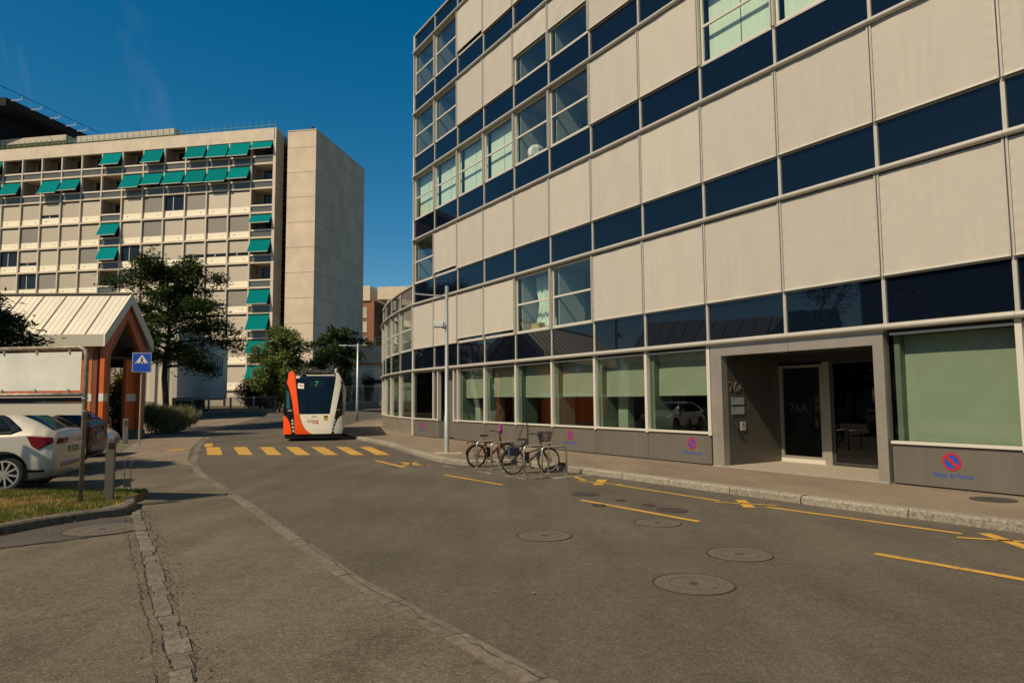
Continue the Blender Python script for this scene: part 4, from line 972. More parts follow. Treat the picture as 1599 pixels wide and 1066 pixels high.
# ------------------------------------------------------------------ fences
gal = mat('galvanised_steel', (.34, .33, .29), .5, .5)
dmesh = mat('fence_mesh', (.05, .055, .05), .6, .2)
def fence(label, pts, z0s, hgt_=1.12, kerb=.32, panel=2.0, wall=True, dense=.085):
    t_ = thing('mesh_fence', label, 'fence', (pts[0][0], pts[0][1], 0))
    o = Vector(pts[0]); P_ = resample(pts, panel)
    for a, b in zip(P_, P_[1:]):
        a_, b_ = a-o, b-o; z = hgt(a.y); d = (b_-a_).normalized(); n_ = Vector((-d.y, d.x)); zb = z+kerb
        q0, q1 = a_+d*.06, b_-d*.06
        f_ = MB(); 
        for (p, q) in (((q0.x, q0.y, zb+.06), (q0.x, q0.y, zb+hgt_)), ((q1.x, q1.y, zb+.06), (q1.x, q1.y, zb+hgt_)), ((q0.x, q0.y, zb+.06), (q1.x, q1.y, zb+.06)), ((q0.x, q0.y, zb+hgt_), (q1.x, q1.y, zb+hgt_))): f_.bar(p, q, .05, .05)
        fr = f_.build('fence_panel', gal, t_)
        m_ = MB(); nb = int(panel/dense)
        for k in range(1, nb):
            p = q0+(q1-q0)*k/nb; m_.bar((p.x, p.y, zb+.08), (p.x, p.y, zb+hgt_-.02), .022, .022)
        m_.build('bars', dmesh, fr)
        MB().box(-.04, .04, -.04, .04, 0, kerb+hgt_+.04).build('fence_post', gal, t_, loc=(a_.x, a_.y, z))
        if wall: 
            w = MB(); p0, p1 = a_+d*.005, b_-d*.005
            w.add([(p.x+n_.x*s_, p.y+n_.y*s_, z+zz) for zz in (-.3, kerb) for p, s_ in ((p0, -.12), (p1, -.12), (p1, .12), (p0, .12))], [(0,3,2,1),(4,5,6,7),(0,1,5,4),(1,2,6,5),(2,3,7,6),(3,0,4,7)])
            w.build('base_wall', conc, t_)
    return t_
fence('low galvanised bar fence on a concrete kerb in front of the white annex', [(-26.2, 46), (-25.4, 52), (-24.4, 56.4), (-20.2, 60.8)], 0)
fence('short raised length of galvanised fence left of the bus', [(-20.0, 60.9), (-16.6, 64.5)], 0, kerb=.6, hgt_=1.2)
fence('fence with slim bars on the slope right of the bus, behind the far lamp', [(-16.4, 66), (-14.2, 70), (-10, 71.5), (0, 72)], 0, kerb=.7, hgt_=1.6, panel=1.6)

# ------------------------------------------------------------------ trees and plants
bark = mat('bark', (.055, .043, .030), .95, var=.35, vscale=14, bump=.8, bscale=30, stretch=(1, 1, .25))
lf_dark = leafmat('leaf_dark', (.012, .026, .005), (.050, .088, .014))
lf_mid = leafmat('leaf_mid', (.055, .088, .016), (.19, .24, .06))
lf_deep = leafmat('leaf_deep', (.010, .018, .006), (.026, .042, .012))
lf_yel = leafmat('leaf_yellow', (.10, .085, .012), (.24, .19, .03))
lf_lav = leafmat('leaf_lavender', (.085, .100, .042), (.23, .24, .11))
def leaf_quad(mb, c, s_, rr, flat=.5):
    n = Vector((rr.gauss(0, flat), rr.gauss(0, flat), 1)).normalized(); a = n.orthogonal().normalized(); th = rr.uniform(0, 6.28); b = n.cross(a)
    u = (a*math.cos(th)+b*math.sin(th)); v = n.cross(u); l, w = s_*rr.uniform(.7, 1.3), s_*rr.uniform(.28, .42)
    mb.add([c-u*l*.5, c+v*w*.5, c+u*l*.5, c-v*w*.5], [(0, 1, 2, 3)])
def branch(tr, p, d, L_, r, depth, rr, tips, droop=.05, spread=.7):
    n = 4; pts = [p]; q = p.copy(); dd = d.normalized()
    for i in range(n):
        dd = (dd+Vector((rr.gauss(0, .10), rr.gauss(0, .10), rr.gauss(0, .06)-droop*.3))).normalized(); q = q+dd*L_/n; pts.append(q.copy())
        if depth <= 1: tips.append((q.copy(), dd.copy()))
    tr.tube(pts, [r*(1-.55*i/n) for i in range(n+1)], 7 if depth > 1 else 5, cap=False)
    if depth == 0: return
    for k in range(rr.choice((2, 3, 3))):
        i = rr.randint(1, n); a = rr.uniform(0, 6.28)
        o = Vector((math.cos(a), math.sin(a), rr.uniform(-.15, .45)))*spread
        branch(tr, pts[i], dd*.8+o, L_*rr.uniform(.55, .8), r*.45, depth-1, rr, tips, droop, spread)
def tree(name, label, loc, H_, forks, leafm, seed, trunk_r=.16, fork_z=3.2, bl=2.4, depth=2, leaf=.20, per=26, rad=.42, flat=.25, group=None, thin=.33, cat='tree', droop=.05, updir=.8):
    rr = random.Random(seed); t_ = thing(name, label, cat, loc, 0, group); tr = MB(); tips = []
    top = Vector((rr.uniform(-.15, .15), rr.uniform(-.15, .15), fork_z))
    tr.tube([(0, 0, -.1), (0.02, 0, fork_z*.12), (top.x*.5, top.y*.5, fork_z*.55), tuple(top)], [trunk_r*1.35, trunk_r, trunk_r*.9, trunk_r*.78], 12)
    for k in range(forks):
        a = k*6.283/forks+rr.uniform(-.35, .35); el = rr.uniform(.15, 1.3)*updir
        z = top+Vector((0, 0, rr.uniform(-.25, .0)*fork_z*.3))
        branch(tr, z, Vector((math.cos(a), math.sin(a), el)), bl*rr.uniform(.75, 1.15), trunk_r*.5, depth, rr, tips, droop)
    branch(tr, top, Vector((.05, 0, 1)), max(.5, H_-fork_z-bl*.7), trunk_r*.6, depth, rr, tips, 0)
    tr.build('trunk', bark, t_, smooth=True)
    cr_ = MB()
    for p, d in tips:
        if rr.random() < .10: continue
        for k in range(int(per*rr.uniform(.5, 1.4))):
            c = p+Vector((rr.gauss(0, rad), rr.gauss(0, rad), rr.gauss(0, rad*thin)))
            if c.z > H_+.3: continue
            leaf_quad(cr_, c, leaf, rr, flat+.3)
    cr_.build('crown', leafm, t_)
    return t_
def layered(name, label, loc, H_, z0, Lmax, leafm, seed, trunk_r=.17, limbs=30, leaf=.20, dens=150, prof=None, lift=.12, spray=.5, thick=.10, lean=(0, 0), group=None):
    """limbs set round the stem in layers, each carrying flat sprays of leaflets"""
    rr = random.Random(seed); t_ = thing(name, label, 'tree', loc, 0, group); tr = MB(); lf = MB()
    top = Vector((lean[0], lean[1], H_*.93)); stem = lambda z: Vector((lean[0]*(z/H_)**1.5+.08*math.sin(z*1.3), lean[1]*(z/H_)**1.5+.08*math.cos(z*1.1), z))
    tr.tube([stem(z) if z > 0 else (0, 0, -.1) for z in [H_*.93*k/9 for k in range(10)]], [trunk_r*(1.3 if k == 0 else 1-.085*k) for k in range(10)], 12)
    prof = prof or [(0, .75), (.25, 1), (.6, .85), (.85, .5), (1, .22)]
    for i in range(limbs):
        f = (i+rr.uniform(.0, .9))/limbs; z = z0+(H_*.95-z0)*f; L_ = Lmax*np.interp(f, [p[0] for p in prof], [p[1] for p in prof])*rr.uniform(.7, 1.15)
        a = i*2.399+rr.uniform(-.4, .4); up_ = lift+.55*f+rr.uniform(-.1, .15); p = stem(z); d = Vector((math.cos(a), math.sin(a), up_)); pts = [p]; n = 6
        for k in range(n):
            d = (d+Vector((rr.gauss(0, .13), rr.gauss(0, .13), -.07-.03*k+rr.gauss(0, .04)))).normalized(); p = p+d*L_/n; pts.append(p)
        r0 = trunk_r*(.42-.2*f)
        tr.tube(pts, [max(.008, r0*(1-.85*k/n)) for k in range(n+1)], 6, cap=False)
        side = Vector((-d.y, d.x, 0))
        for k in range(2, n+1):
            for q in range(rr.choice((2, 3))):
                dirn = (Vector((d.x, d.y, 0))*rr.uniform(.3, 1)+side*rr.choice((-1, 1))*rr.uniform(.3, 1)); sl = L_*spray*rr.uniform(.25, .6); e = pts[k]+dirn.normalized()*sl+Vector((0, 0, rr.uniform(-.18, .12)*sl))
                tr.tube([pts[k], (pts[k]+e)/2+Vector((0, 0, .04)), e], [.014, .009, .005], 4, cap=False)
                m_ = int(dens*sl*rr.uniform(.45, 1.25))
                for j in range(m_):
                    u = rr.uniform(.1, 1.12); w = .26*sl*(1-.4*u)+.10
                    c = pts[k]+(e-pts[k])*u+Vector((rr.gauss(0, w), rr.gauss(0, w), rr.gauss(0, thick)-.05*u)); leaf_quad(lf, c, leaf, rr, .55)
    tr.build('trunk', bark, t_, smooth=True); lf.build('crown', leafm, t_); return t_
layered('street_tree', 'tall airy tree with layered dark foliage between pavilion and white annex', (-20.0, 39.8, 0), 9.9, 3.6, 3.35, lf_dark, 21, trunk_r=.20, limbs=38, leaf=.25, dens=135, thick=.22, lift=.30, prof=[(0, .7), (.15, 1), (.55, .98), (.8, .8), (1, .35)])
layered('street_tree', 'bushy light green young tree behind the fence, left of the bus', (-20.75, 61.5, .6), 7.5, 1.6, 2.5, lf_mid, 33, trunk_r=.08, limbs=34, leaf=.36, dens=84, thick=.26, lift=.25, prof=[(0, .55), (.2, .95), (.5, 1), (.8, .75), (1, .3)])
layered('street_tree', 'dark spreading tree standing behind the bus roof', (-15.6, 60.5, .6), 7.3, 4.2, 2.8, lf_dark, 41, trunk_r=.14, limbs=22, leaf=.36, dens=70, thick=.16, prof=[(0, .8), (.4, 1), (.8, .8), (1, .4)])
layered('street_tree', 'dark tree at the left edge, standing between the parked cars', (-13.45, 15.9, 0), 4.9, 2.7, 1.9, lf_dark, 52, trunk_r=.10, limbs=34, leaf=.16, dens=420, thick=.10)
layered('street_tree', 'dark broad tree outside the frame, mirrored beside the entrance', (-30.5, 9.5, 0), 8.5, 2.2, 3.2, lf_dark, 71, trunk_r=.2, limbs=30, leaf=.3, dens=70, thick=.3)
tree('pine_tree', 'dark conifer outside the frame, mirrored in the navy glass', (-30, 15, 0), 9, 9, lf_deep, 61, trunk_r=.2, fork_z=2, bl=2.4, depth=2, leaf=.34, per=40, rad=.5)
def shrub(name, label, loc, rx, ry, rz, m, seed, n=2600, leaf=.16, spike=False, group=None, cat='shrub', stem=True):
    rr = random.Random(seed); t_ = thing(name, label, cat, loc, 0, group); mb = MB()
    lumps = [(rr.uniform(-.55, .55), rr.uniform(-.55, .55), rr.uniform(.25, .75), rr.uniform(.3, .55)) for _ in range(11)]
    for k in range(n):
        lx, ly, lz, lr = rr.choice(lumps); v = Vector((rr.gauss(0, 1), rr.gauss(0, 1), rr.gauss(0, 1))).normalized()*lr*rr.uniform(.55, 1.05)
        c = Vector(((lx+v.x)*rx, (ly+v.y)*ry, max(.02, (lz+v.z*.8))*rz))
        if spike:
            h = rr.uniform(.16, .34); dx, dy = rr.uniform(-.06, .06)+v.x*.08, rr.uniform(-.06, .06)+v.y*.08; a = rr.uniform(0, 3.14); w = .014
            mb.add([c-Vector((math.cos(a)*w, math.sin(a)*w, 0)), c+Vector((math.cos(a)*w, math.sin(a)*w, 0)), c+Vector((dx, dy, h))], [(0, 1, 2)])
        else: leaf_quad(mb, c, leaf, rr, .8)
    st = MB()
    for k in range(7):
        lx, ly, lz, lr = lumps[k]; st.tube([(lx*rx*.2, ly*ry*.2, -.05), (lx*rx*.7, ly*ry*.7, lz*rz*.6), (lx*rx, ly*ry, lz*rz)], [.05, .03, .012], 5)
    st.build('stems', bark, t_); mb.build('foliage', m, t_); return t_
shrub('lavender_bush', 'rounded grey green lavender bush at the foot of the tall airy tree', (-18.5, 37.2, 0), 1.85, 1.6, 1.35, lf_lav, 3, 17000, spike=True)
shrub('yellow_shrub', 'yellow flowering shrub seen through the pavilion porch', (-20.3, 35.6, 0), .75, .7, 3.6, lf_yel, 4, 5200, .17)
shrub('green_shrub', 'green shrub low in the pavilion porch opening', (-18.9, 33.4, 0), .62, .5, 1.7, lf_mid, 5, 3000, .13)
shrub('dark_hedge', 'dark hedge beside the right end of the white annex', (-27.3, 74, .8), 2.6, 2.2, 3.5, lf_deep, 6, 5200, .28)
shrub('dark_hedge', 'dark hedge under the light green young tree', (-23.2, 67, .75), 3.4, 1.8, 3.3, lf_deep, 7, 5200, .28)
shrub('dark_hedge', 'tall dark hedge behind the far lamp post', (-16.5, 68, .75), 1.2, 1.5, 5.0, lf_deep, 8, 5200, .26)
shrub('dark_hedge', 'dark hedge directly behind the bus', (-18.2, 70, .75), 2.4, 1.8, 4.6, lf_deep, 9, 5200, .28)
shrub('wall_creeper', 'creeper growing against the stained white retaining wall', (-20.3, 97, 1.0), 1.0, .7, 5.0, lf_deep, 10, 1500, .3)
# ------------------------------------------------------------------ trolleybus
b_or = mat('bus_orange', (.86, .085, .004), .35, 0, .4, coat=.1); b_wh = mat('bus_white', (.84, .78, .62), .35, 0, .4, coat=.1)
b_bk = mat('bus_black', (.006, .006, .007), .18, 0, .6); b_gl = mat('bus_windscreen', (.003, .007, .010), .06, 0, .35); b_gr = mat('bus_grey', (.26, .24, .19), .5)
rubber = mat('rubber', (.012, .012, .012), .85); lampm = mat('lamp_lens', (.62, .60, .52), .25, .3)
led = bpy.data.materials.new('green_display'); led.use_nodes = True; _b = led.node_tree.nodes['Principled BSDF']; _b.inputs['Emission Color'].default_value = (.05, .75, .12, 1); _b.inputs['Emission Strength'].default_value = .4; _b.inputs['Base Color'].default_value = (.01, .05, .01, 1)
bus = thing('trolleybus', 'orange and white articulated city bus on line 7 approaching with a dark windscreen', 'bus', (-8.36, 29.0, 0), math.atan2(.22, .975))
def yf(x, z): return .18*abs(x/1.2)**3.5 + max(0, z-1.1)*.10 + max(0, .5-z)*.05
def front(name, poly, m, t=.02, parent=None):
    """panel of the curved bus front: outline in front view, wrapped on the curve"""
    xs = [p[0] for p in poly]; zs = [p[1] for p in poly]
    bm = fillpoly(poly, cuts_x=[-1.2+.12*i for i in range(1, 20)], cuts_y=[.12*i for i in range(1, 28)])
    ext = bmesh.ops.extrude_face_region(bm, geom=bm.faces[:]); back = set(g for g in ext['geom'] if isinstance(g, bmesh.types.BMVert))
    for v in bm.verts:
        x, z = v.co.x, v.co.y; v.co = Vector((x, yf(x, z) - (t if v not in back else -.03), z))
    bmesh.ops.recalc_face_normals(bm, faces=bm.faces[:]); me = bpy.data.meshes.new(name); bm.to_mesh(me); bm.free(); me.materials.append(m)
    return obj(name, me, parent or bus)
def arc(p0, c, p1, n=8): return [((1-t)**2*p0[0]+2*t*(1-t)*c[0]+t*t*p1[0], (1-t)**2*p0[1]+2*t*(1-t)*c[1]+t*t*p1[1]) for t in [i/n for i in range(n+1)]]
front('windscreen', [(-.74, 2.60), (.90, 2.60), (.68, 1.12), (-.54, 1.12)], b_gl, .012)
front('windscreen_frame', [(-.80, 2.70), (.96, 2.70), (.90, 2.601), (-.74, 2.601)], b_bk, .014)
front('orange_pillar', arc((-1.08, 2.42), (-.96, 2.2), (-.86, 1.72), 6)+[(-.76, 1.09), (-.70, .30), (-.02, .30)]+arc((-.02, .30), (-.42, .45), (-.55, 1.12), 8)[1:]+[(-.745, 2.60), (-.80, 2.88), (-.90, 2.95), (-1.02, 2.84)], b_or, .05)
front('white_pillar', [(.685, 1.125), (.905, 2.6), (.90, 2.86), (.98, 2.88), (1.10, 2.68), (1.16, 2.46), (1.12, 2.30), (.90, 1.10), (.76, .30), (.72, .30)], b_wh, .05)
front('front_panel', arc((-.015, .30), (-.415, .45), (-.545, 1.118), 8)+[(.683, 1.118), (.715, .30)], b_wh, .03)
front('black_corner', [(-1.20, 2.40), (-1.085, 2.40)]+arc((-1.085, 2.40), (-.965, 2.18), (-.865, 1.72), 6)[1:]+[(-.765, 1.09), (-.705, .30), (-.845, .30)]+arc((-.845, .30), (-.88, .92), (-1.18, 1.10), 6)[1:]+[(-1.20, 1.1)], b_bk, .012)
front('black_corner', [(1.20, 2.3), (1.125, 2.29), (.905, 1.10), (.765, .30), (.86, .30)]+arc((.86, .30), (.90, .9), (1.17, 1.06), 6)[1:]+[(1.2, 1.1)], b_bk, .012)
front('orange_corner', [(-.85, .30)]+arc((-.85, .30), (-.885, .92), (-1.18, 1.09), 6)[1:]+[(-1.19, .30)], b_or, .04)
front('white_corner', [(.865, .30)]+arc((.865, .30), (.905, .9), (1.165, 1.05), 6)[1:]+[(1.185, .30)], b_wh, .04)
front('side_glass', [(-1.10, 2.15), (-1.0, 2.05), (-.93, 1.36), (-1.08, 1.36)], mat('bus_side_glass', (.02, .10, .10), .08, 0, .7), .016)
front('skirt', [(-1.16, .30), (-1.05, .10), (1.05, .10), (1.16, .30)], b_bk, -.04)
for sx, xs in ((-1, (-.825, -.815, -.795, -.775)), (1, (.875, .855, .835, .815))):
    for x, z in zip(xs, (.86, .73, .58, .43)):
        MB().disc((x, yf(x, z)-.012, z), (0, -1, 0), .052, .02, 16).build('headlight', lampm, bus)
dsp = front('display', [(-.18, 2.52), (.42, 2.52), (.40, 2.24), (-.16, 2.24)], b_bk, .018)
place_text('line_number', '7', .30, led, dsp, (.12, yf(.1, 2.38)-.022, 2.38), (1, 0, 0), (0, .10, 1), .001)
stk = front('windscreen_sticker', [(-.64, 2.42), (-.39, 2.40), (-.39, 2.18), (-.64, 2.20)], b_wh, .017)
MB().bar((-.6, yf(.6, 2.3)-.02, 2.34), (-.42, yf(.5, 2.3)-.02, 2.30), .01, .025).build('sticker_mark', b_bk, stk)
for x in (-.25, .30):
    w_ = MB().tube([(x, yf(x, 1.15)-.05, 1.18), (x+.02, yf(x, 1.5)-.04, 1.66)], .012, 5).tube([(x-.25, yf(x, 1.6)-.04, 1.68), (x+.28, yf(x, 1.6)-.035, 1.66)], .012, 5).build('wiper', b_bk, bus)
place_text('company_name', 'tpg', .24, mat('letter_red', (.55, .02, .015), .5), bus, (.08, yf(0, .84)-.034, .84), (1, 0, 0), (0, .02, 1), .001)
MB().ring((-.16, yf(0, .86)-.034, .83), (0, -1, 0), .035, .055, .002, 16).build('emblem', MATS['letter_red'], bus)
place_text('small_lettering', 'GENÈVE', .055, b_bk, bus, (.05, yf(0, 1.0)-.034, 1.01), (1, 0, 0), (0, .02, 1), .001)
yl = front('yellow_sticker', [(.44, 1.06), (.60, 1.06), (.60, .86), (.44, .86)], mat('sticker_yellow', (.55, .33, .02), .5), .034); MB().box(.46, .58, yf(.5, 1)-.037, yf(.5, 1)-.035, .98, 1.04).build('sticker_mark', b_bk, yl)
place_text('fleet_number', '1621', .10, b_wh, bus, (-.93, yf(.93, 1.28)-.016, 1.28), (1, -.25, 0), (0, .05, 1), .001)
place_text('fleet_number', '1621', .10, b_wh, bus, (.98, yf(.98, 1.28)-.016, 1.28), (1, .25, 0), (0, .05, 1), .001)
# body behind the front
def sect(z0, z1, wx): return wx
MB().box(-1.20, 1.20, .30, 10.5, .30, 1.05).build('lower_body', b_wh, bus, bevel=.04)
MB().box(-1.19, 1.19, .30, 10.5, 1.051, 2.40).build('side_windows', b_bk, bus, bevel=.02)
MB().add([(-1.2, .32, 2.401), (1.2, .32, 2.401), (1.2, 10.5, 2.401), (-1.2, 10.5, 2.401), (-.98, 1.0, 2.80), (.98, 1.0, 2.80), (.98, 10.5, 2.86), (-.98, 10.5, 2.86)], [(0,3,2,1),(4,5,6,7),(0,1,5,4),(1,2,6,5),(2,3,7,6),(3,0,4,7)]).build('roof', mat('bus_roof', (.05, .048, .044), .6), bus)
MB().box(-1.16, 1.16, .22, .34, .30, 2.5).build('front_bulkhead', b_bk, bus)
MB().box(-1.15, 1.15, .4, 10.5, .12, .299).build('skirt', b_bk, bus)
for x in (-.9, .9):
    for y in (2.6, 8.4):
        w_ = MB().disc((x-.14, y, .46), (1, 0, 0), .46, .28, 28).build('wheel', rubber, bus); MB().disc((x+(.141 if x > 0 else -.141), y, .46), (1 if x > 0 else -1, 0, 0), .25, .03, 20).build('rim', b_gr, w_)
rp_ = MB().box(-.60, -.30, .5, 1.4, 2.861, 2.98).box(-.25, .25, .5, 2.2, 2.861, 3.0).box(.3, .62, .45, 1.1, 2.861, 2.95).box(-.55, .55, 2.6, 5.2, 2.861, 3.05).box(-.7, .7, 6, 9, 2.861, 3.06)
rp_.build('roof_equipment', MATS['bus_roof'], bus)
MB().box(-.30, .85, .16, .30, 2.73, 2.77).box(-.72, -.56, .10, .2, 2.62, 2.72).build('front_visor', b_wh, bus)
MB().tube([(-.5, 1.5, 3.02), (-.5, 9.5, 3.35)], .03, 6).tube([(.0, 1.5, 3.04), (.0, 9.5, 3.35)], .03, 6).build('trolley_pole', b_bk, bus)
MB().tube([(.88, .4, 2.86), (.9, .38, 3.0), (.93, .36, 3.04)], [.04, .06, .03], 8).build('roof_lamp', lampm, bus)

# ------------------------------------------------------------------ cars
tyre = rubber; rimm = mat('alloy_rim', (.62, .60, .55), .28, .8); cglass = mat('car_glass', (.006, .010, .012), .06, 0, .45); tl_red = mat('tail_lamp_red', (.12, .002, .003), .2, 0, .25); chrome = mat('chrome', (.6, .58, .54), .15, 1)
ST = np.array([ # x, zbot, wsill, zmid, wmid, zbelt, wbelt, zroof, wroof
 [.00, .42, .70, .58, .76, .78, .70, .90, .60], [.05, .30, .80, .58, .84, .90, .78, 1.02, .68], [.18, .25, .86, .60, .885, .97, .84, 1.10, .72],
 [.38, .22, .88, .62, .90, .985, .865, 1.225, .68], [.62, .20, .89, .62, .905, .98, .875, 1.335, .65], [.95, .19, .89, .61, .905, .97, .88, 1.435, .63],
 [1.5, .18, .89, .60, .905, .955, .88, 1.49, .62], [2.1, .18, .89, .60, .905, .945, .88, 1.475, .61], [2.6, .18, .89, .60, .90, .94, .87, 1.39, .585],
 [2.95, .18, .89, .60, .90, .935, .865, 1.22, .60], [3.25, .19, .885, .60, .895, .92, .855, 1.02, .66], [3.42, .20, .88, .60, .89, .90, .85, .965, .66],
 [3.85, .20, .87, .58, .87, .84, .80, .90, .60], [4.15, .22, .82, .55, .82, .76, .73, .81, .5], [4.30, .25, .74, .50, .74, .64, .66, .69, .4], [4.36, .30, .66, .46, .66, .55, .58, .58, .3]])
def stat(x): return [np.interp(x, ST[:, 0], ST[:, i]) for i in range(1, 9)]
def ring_pts(x):
    zb, w1, zm, wm_, zl, wl_, zr, wr = stat(x)
    ctl = [(0, zb), (w1*.82, zb), (w1, zb+.09), (wm_, zm), (wl_+.012, zl-.05), (wl_-.01, zl+.01), (wr+(wl_-wr)*.12, zr-.10*(zr-zl)/.5-.03*(zr-zl)), (wr*.80, zr-.005), (0, zr+.02)]
    # Catmull-Rom
    out = []; C_ = [ctl[0]]+ctl+[ctl[-1]]
    for i in range(1, len(C_)-2):
        p0, p1, p2, p3 = [np.array(q) for q in C_[i-1:i+3]]
        for t in (0, .25, .5, .75):
            s1 = .62 if i not in (1,) else 0
            m1, m2 = (p2-p0)*.5*s1, (p3-p1)*.5*s1
            out.append((2*t**3-3*t*t+1)*p1+(t**3-2*t*t+t)*m1+(-2*t**3+3*t*t)*p2+(t**3-t*t)*m2)
    out.append(np.array(ctl[-1])); return np.array(out)
def side_y(x, z):
    r = ring_pts(x); k = r[5:28]; return float(np.interp(z, k[:, 1], k[:, 0]))
def top_z(x, y):
    r = ring_pts(x)[20:]; return float(np.interp(-abs(y), -r[:, 0], r[:, 1]))
def rear_x(y, z):
    for x in np.arange(0, .8, .01):
        r = ring_pts(x)
        if r[0, 1] <= z <= top_z(x, y) and side_y(x, z) >= abs(y): return float(x)
    return .8
def car(name, label, cat, loc, rot, paint, scale=1, wheels=True, group=None, zs=1):
    t_ = thing(name, label, cat, loc, rot, group); t_.scale = (scale, scale, scale*zs)
    xs = np.unique(np.concatenate([np.linspace(0, .7, 24), np.linspace(.7, 4.36, 44)]))
    mb = MB(); n = None
    for x in xs:
        r = ring_pts(x); full = [(x, p[0], p[1]) for p in r]+[(x, -p[0], p[1]) for p in r[-2:0:-1]]; n = len(full); mb.v += full
    for i in range(len(xs)-1):
        for k in range(n): mb.f.append((i*n+k, i*n+(k+1) % n, (i+1)*n+(k+1) % n, (i+1)*n+k))
    mb.f += [tuple(range(n)), tuple(range((len(xs)-1)*n, len(xs)*n))]
    body = mb.build('body', paint, t_, auto=50)
    cutb = MB()
    for wx in (.80, 3.46):
        for s_ in (-1, 1): cutb.disc((wx, s_*.62, .335), (0, s_, 0), .385, .4, 32)
    co = cutb.build('cutter', None); co.parent = t_
    md = body.modifiers.new('b', 'BOOLEAN'); md.object = co; md.operation = 'DIFFERENCE'; md.solver = 'EXACT'
    dg = bpy.context.evaluated_depsgraph_get(); me = bpy.data.meshes.new_from_object(body.evaluated_get(dg)); body.modifiers.clear(); body.data = me
    bpy.data.objects.remove(co)
    me.materials.clear(); me.materials.append(paint)
    me.shade_smooth(); me.set_sharp_from_angle(angle=R(40))
    well = MB()
    for wx in (.80, 3.46): well.box(wx-.39, wx+.39, -.60, .60, .14, .70)
    well.build('wheel_well', rubber, t_)
    def panel(name, pts3, faces, m, par=t_): return MB().add(pts3, faces).build(name, m, par, smooth=True)
    def wrap_side(name, poly, m, s_, off=.006, par=t_):
        bm = fillpoly(poly, cuts_x=[.06*i for i in range(1, 73)], cuts_y=[.05*i for i in range(5, 31)])
        for v in bm.verts:
            x, z = v.co.x, v.co.y; v.co = Vector((x, s_*(side_y(x, z)+off), z))
        bmesh.ops.recalc_face_normals(bm, faces=bm.faces[:]); me = bpy.data.meshes.new(name); bm.to_mesh(me); bm.free(); me.materials.append(m); me.shade_smooth()
        o = obj(name, me, par); sm = o.modifiers.new('s', 'SOLIDIFY'); sm.thickness = .008; sm.offset = 0; return o
    def wrap_rear(name, poly, m, off=.008, par=t_):
        bm = fillpoly(poly, cuts_x=[-.9+.06*i for i in range(1, 31)], cuts_y=[.05*i for i in range(5, 31)])
        for v in bm.verts:
            y, z = v.co.x, v.co.y; v.co = Vector((rear_x(y, z)-off, y, z))
        bmesh.ops.recalc_face_normals(bm, faces=bm.faces[:]); me = bpy.data.meshes.new(name); bm.to_mesh(me); bm.free(); me.materials.append(m); me.shade_smooth()
        o = obj(name, me, par); sm = o.modifiers.new('s', 'SOLIDIFY'); sm.thickness = .008; sm.offset = 0; return o
    for s_ in (-1, 1):
        wrap_side('window_trim', [(.56, 1.06), (.72, .995), (3.02, .96), (3.08, .99), (2.72, 1.30), (2.50, 1.385), (1.5, 1.425), (1.07, 1.385), (.82, 1.275), (.62, 1.12)], b_bk, s_, .004)
        wrap_side('side_window', [(.74, 1.06), (1.42, 1.02), (1.42, 1.385), (1.12, 1.35), (.90, 1.24), (.74, 1.09)], cglass, s_, .012)
        wrap_side('side_window', [(1.50, 1.015), (2.12, 1.0), (2.12, 1.385), (1.50, 1.385)], cglass, s_, .012)
        wrap_side('side_window', [(2.20, .998), (2.98, .985), (2.66, 1.28), (2.44, 1.355), (2.20, 1.378)], cglass, s_, .012)
        tlp = wrap_side('tail_light', [(.075, .84), (.09, .93), (.47, .965), (.38, .80), (.28, .735)], tl_red, s_, .010)
        wrap_side('reflector', [(.18, .36), (.17, .40), (.42, .405), (.46, .36)], b_bk, s_, .006)
        wrap_side('headlight', [(3.82, .70), (3.78, .82), (4.16, .75), (4.22, .64)], lampm, s_, .008)
        wrap_side('door_seam', [(1.45, .26), (1.458, .26), (1.458, .95), (1.45, .95)], b_bk, s_, .001)
        wrap_side('door_seam', [(2.30, .26), (2.308, .26), (2.308, .95), (2.30, .95)], b_bk, s_, .001)
        wrap_side('door_handle', [(1.52, .80), (1.52, .835), (1.70, .835), (1.70, .80)], paint, s_, .03)
        MB().tube([(2.85, s_*.86, .98), (2.82, s_*.98, 1.02), (2.80, s_*1.04, 1.03)], [.03, .07, .06], 8).build('wing_mirror', paint, t_)
    bmw = MB(); # rear window lying on the hatch
    ny, nx = 14, 12; vs = []
    for i in range(nx+1):
        x = .13+(.76-.13)*i/nx
        for j in range(ny+1):
            y = (-1+2*j/ny)*(.70-.10*i/nx); vs.append((x-.006, y, top_z(x, y)+.012))
    panel('rear_window', vs, [(i*(ny+1)+j, i*(ny+1)+j+1, (i+1)*(ny+1)+j+1, (i+1)*(ny+1)+j) for i in range(nx) for j in range(ny)], cglass)
    vs = []
    for i in range(nx+1):
        x = 2.58+(3.16-2.58)*i/nx
        for j in range(ny+1):
            y = (-1+2*j/ny)*(.54+.07*i/nx); vs.append((x+.006, y, top_z(x, y)+.012))
    panel('windscreen', vs, [(i*(ny+1)+j, i*(ny+1)+j+1, (i+1)*(ny+1)+j+1, (i+1)*(ny+1)+j) for i in range(nx) for j in range(ny)], cglass)
    MB().add([(.70, -.60, 1.405), (.70, .60, 1.405), (1.0, .60, 1.465), (1.0, -.60, 1.465), (.68, -.60, 1.375), (.68, .60, 1.375), (1.0, .60, 1.43), (1.0, -.60, 1.43)], [(0,1,2,3),(7,6,5,4),(0,4,5,1),(1,5,6,2),(2,6,7,3),(3,7,4,0)]).build('spoiler', paint, t_)
    wrap_rear('tail_light', [(-.78, .82), (-.72, .915), (-.34, .91), (-.36, .83)], tl_red, .012); wrap_rear('tail_light', [(.78, .82), (.72, .915), (.34, .91), (.36, .83)], tl_red, .012)
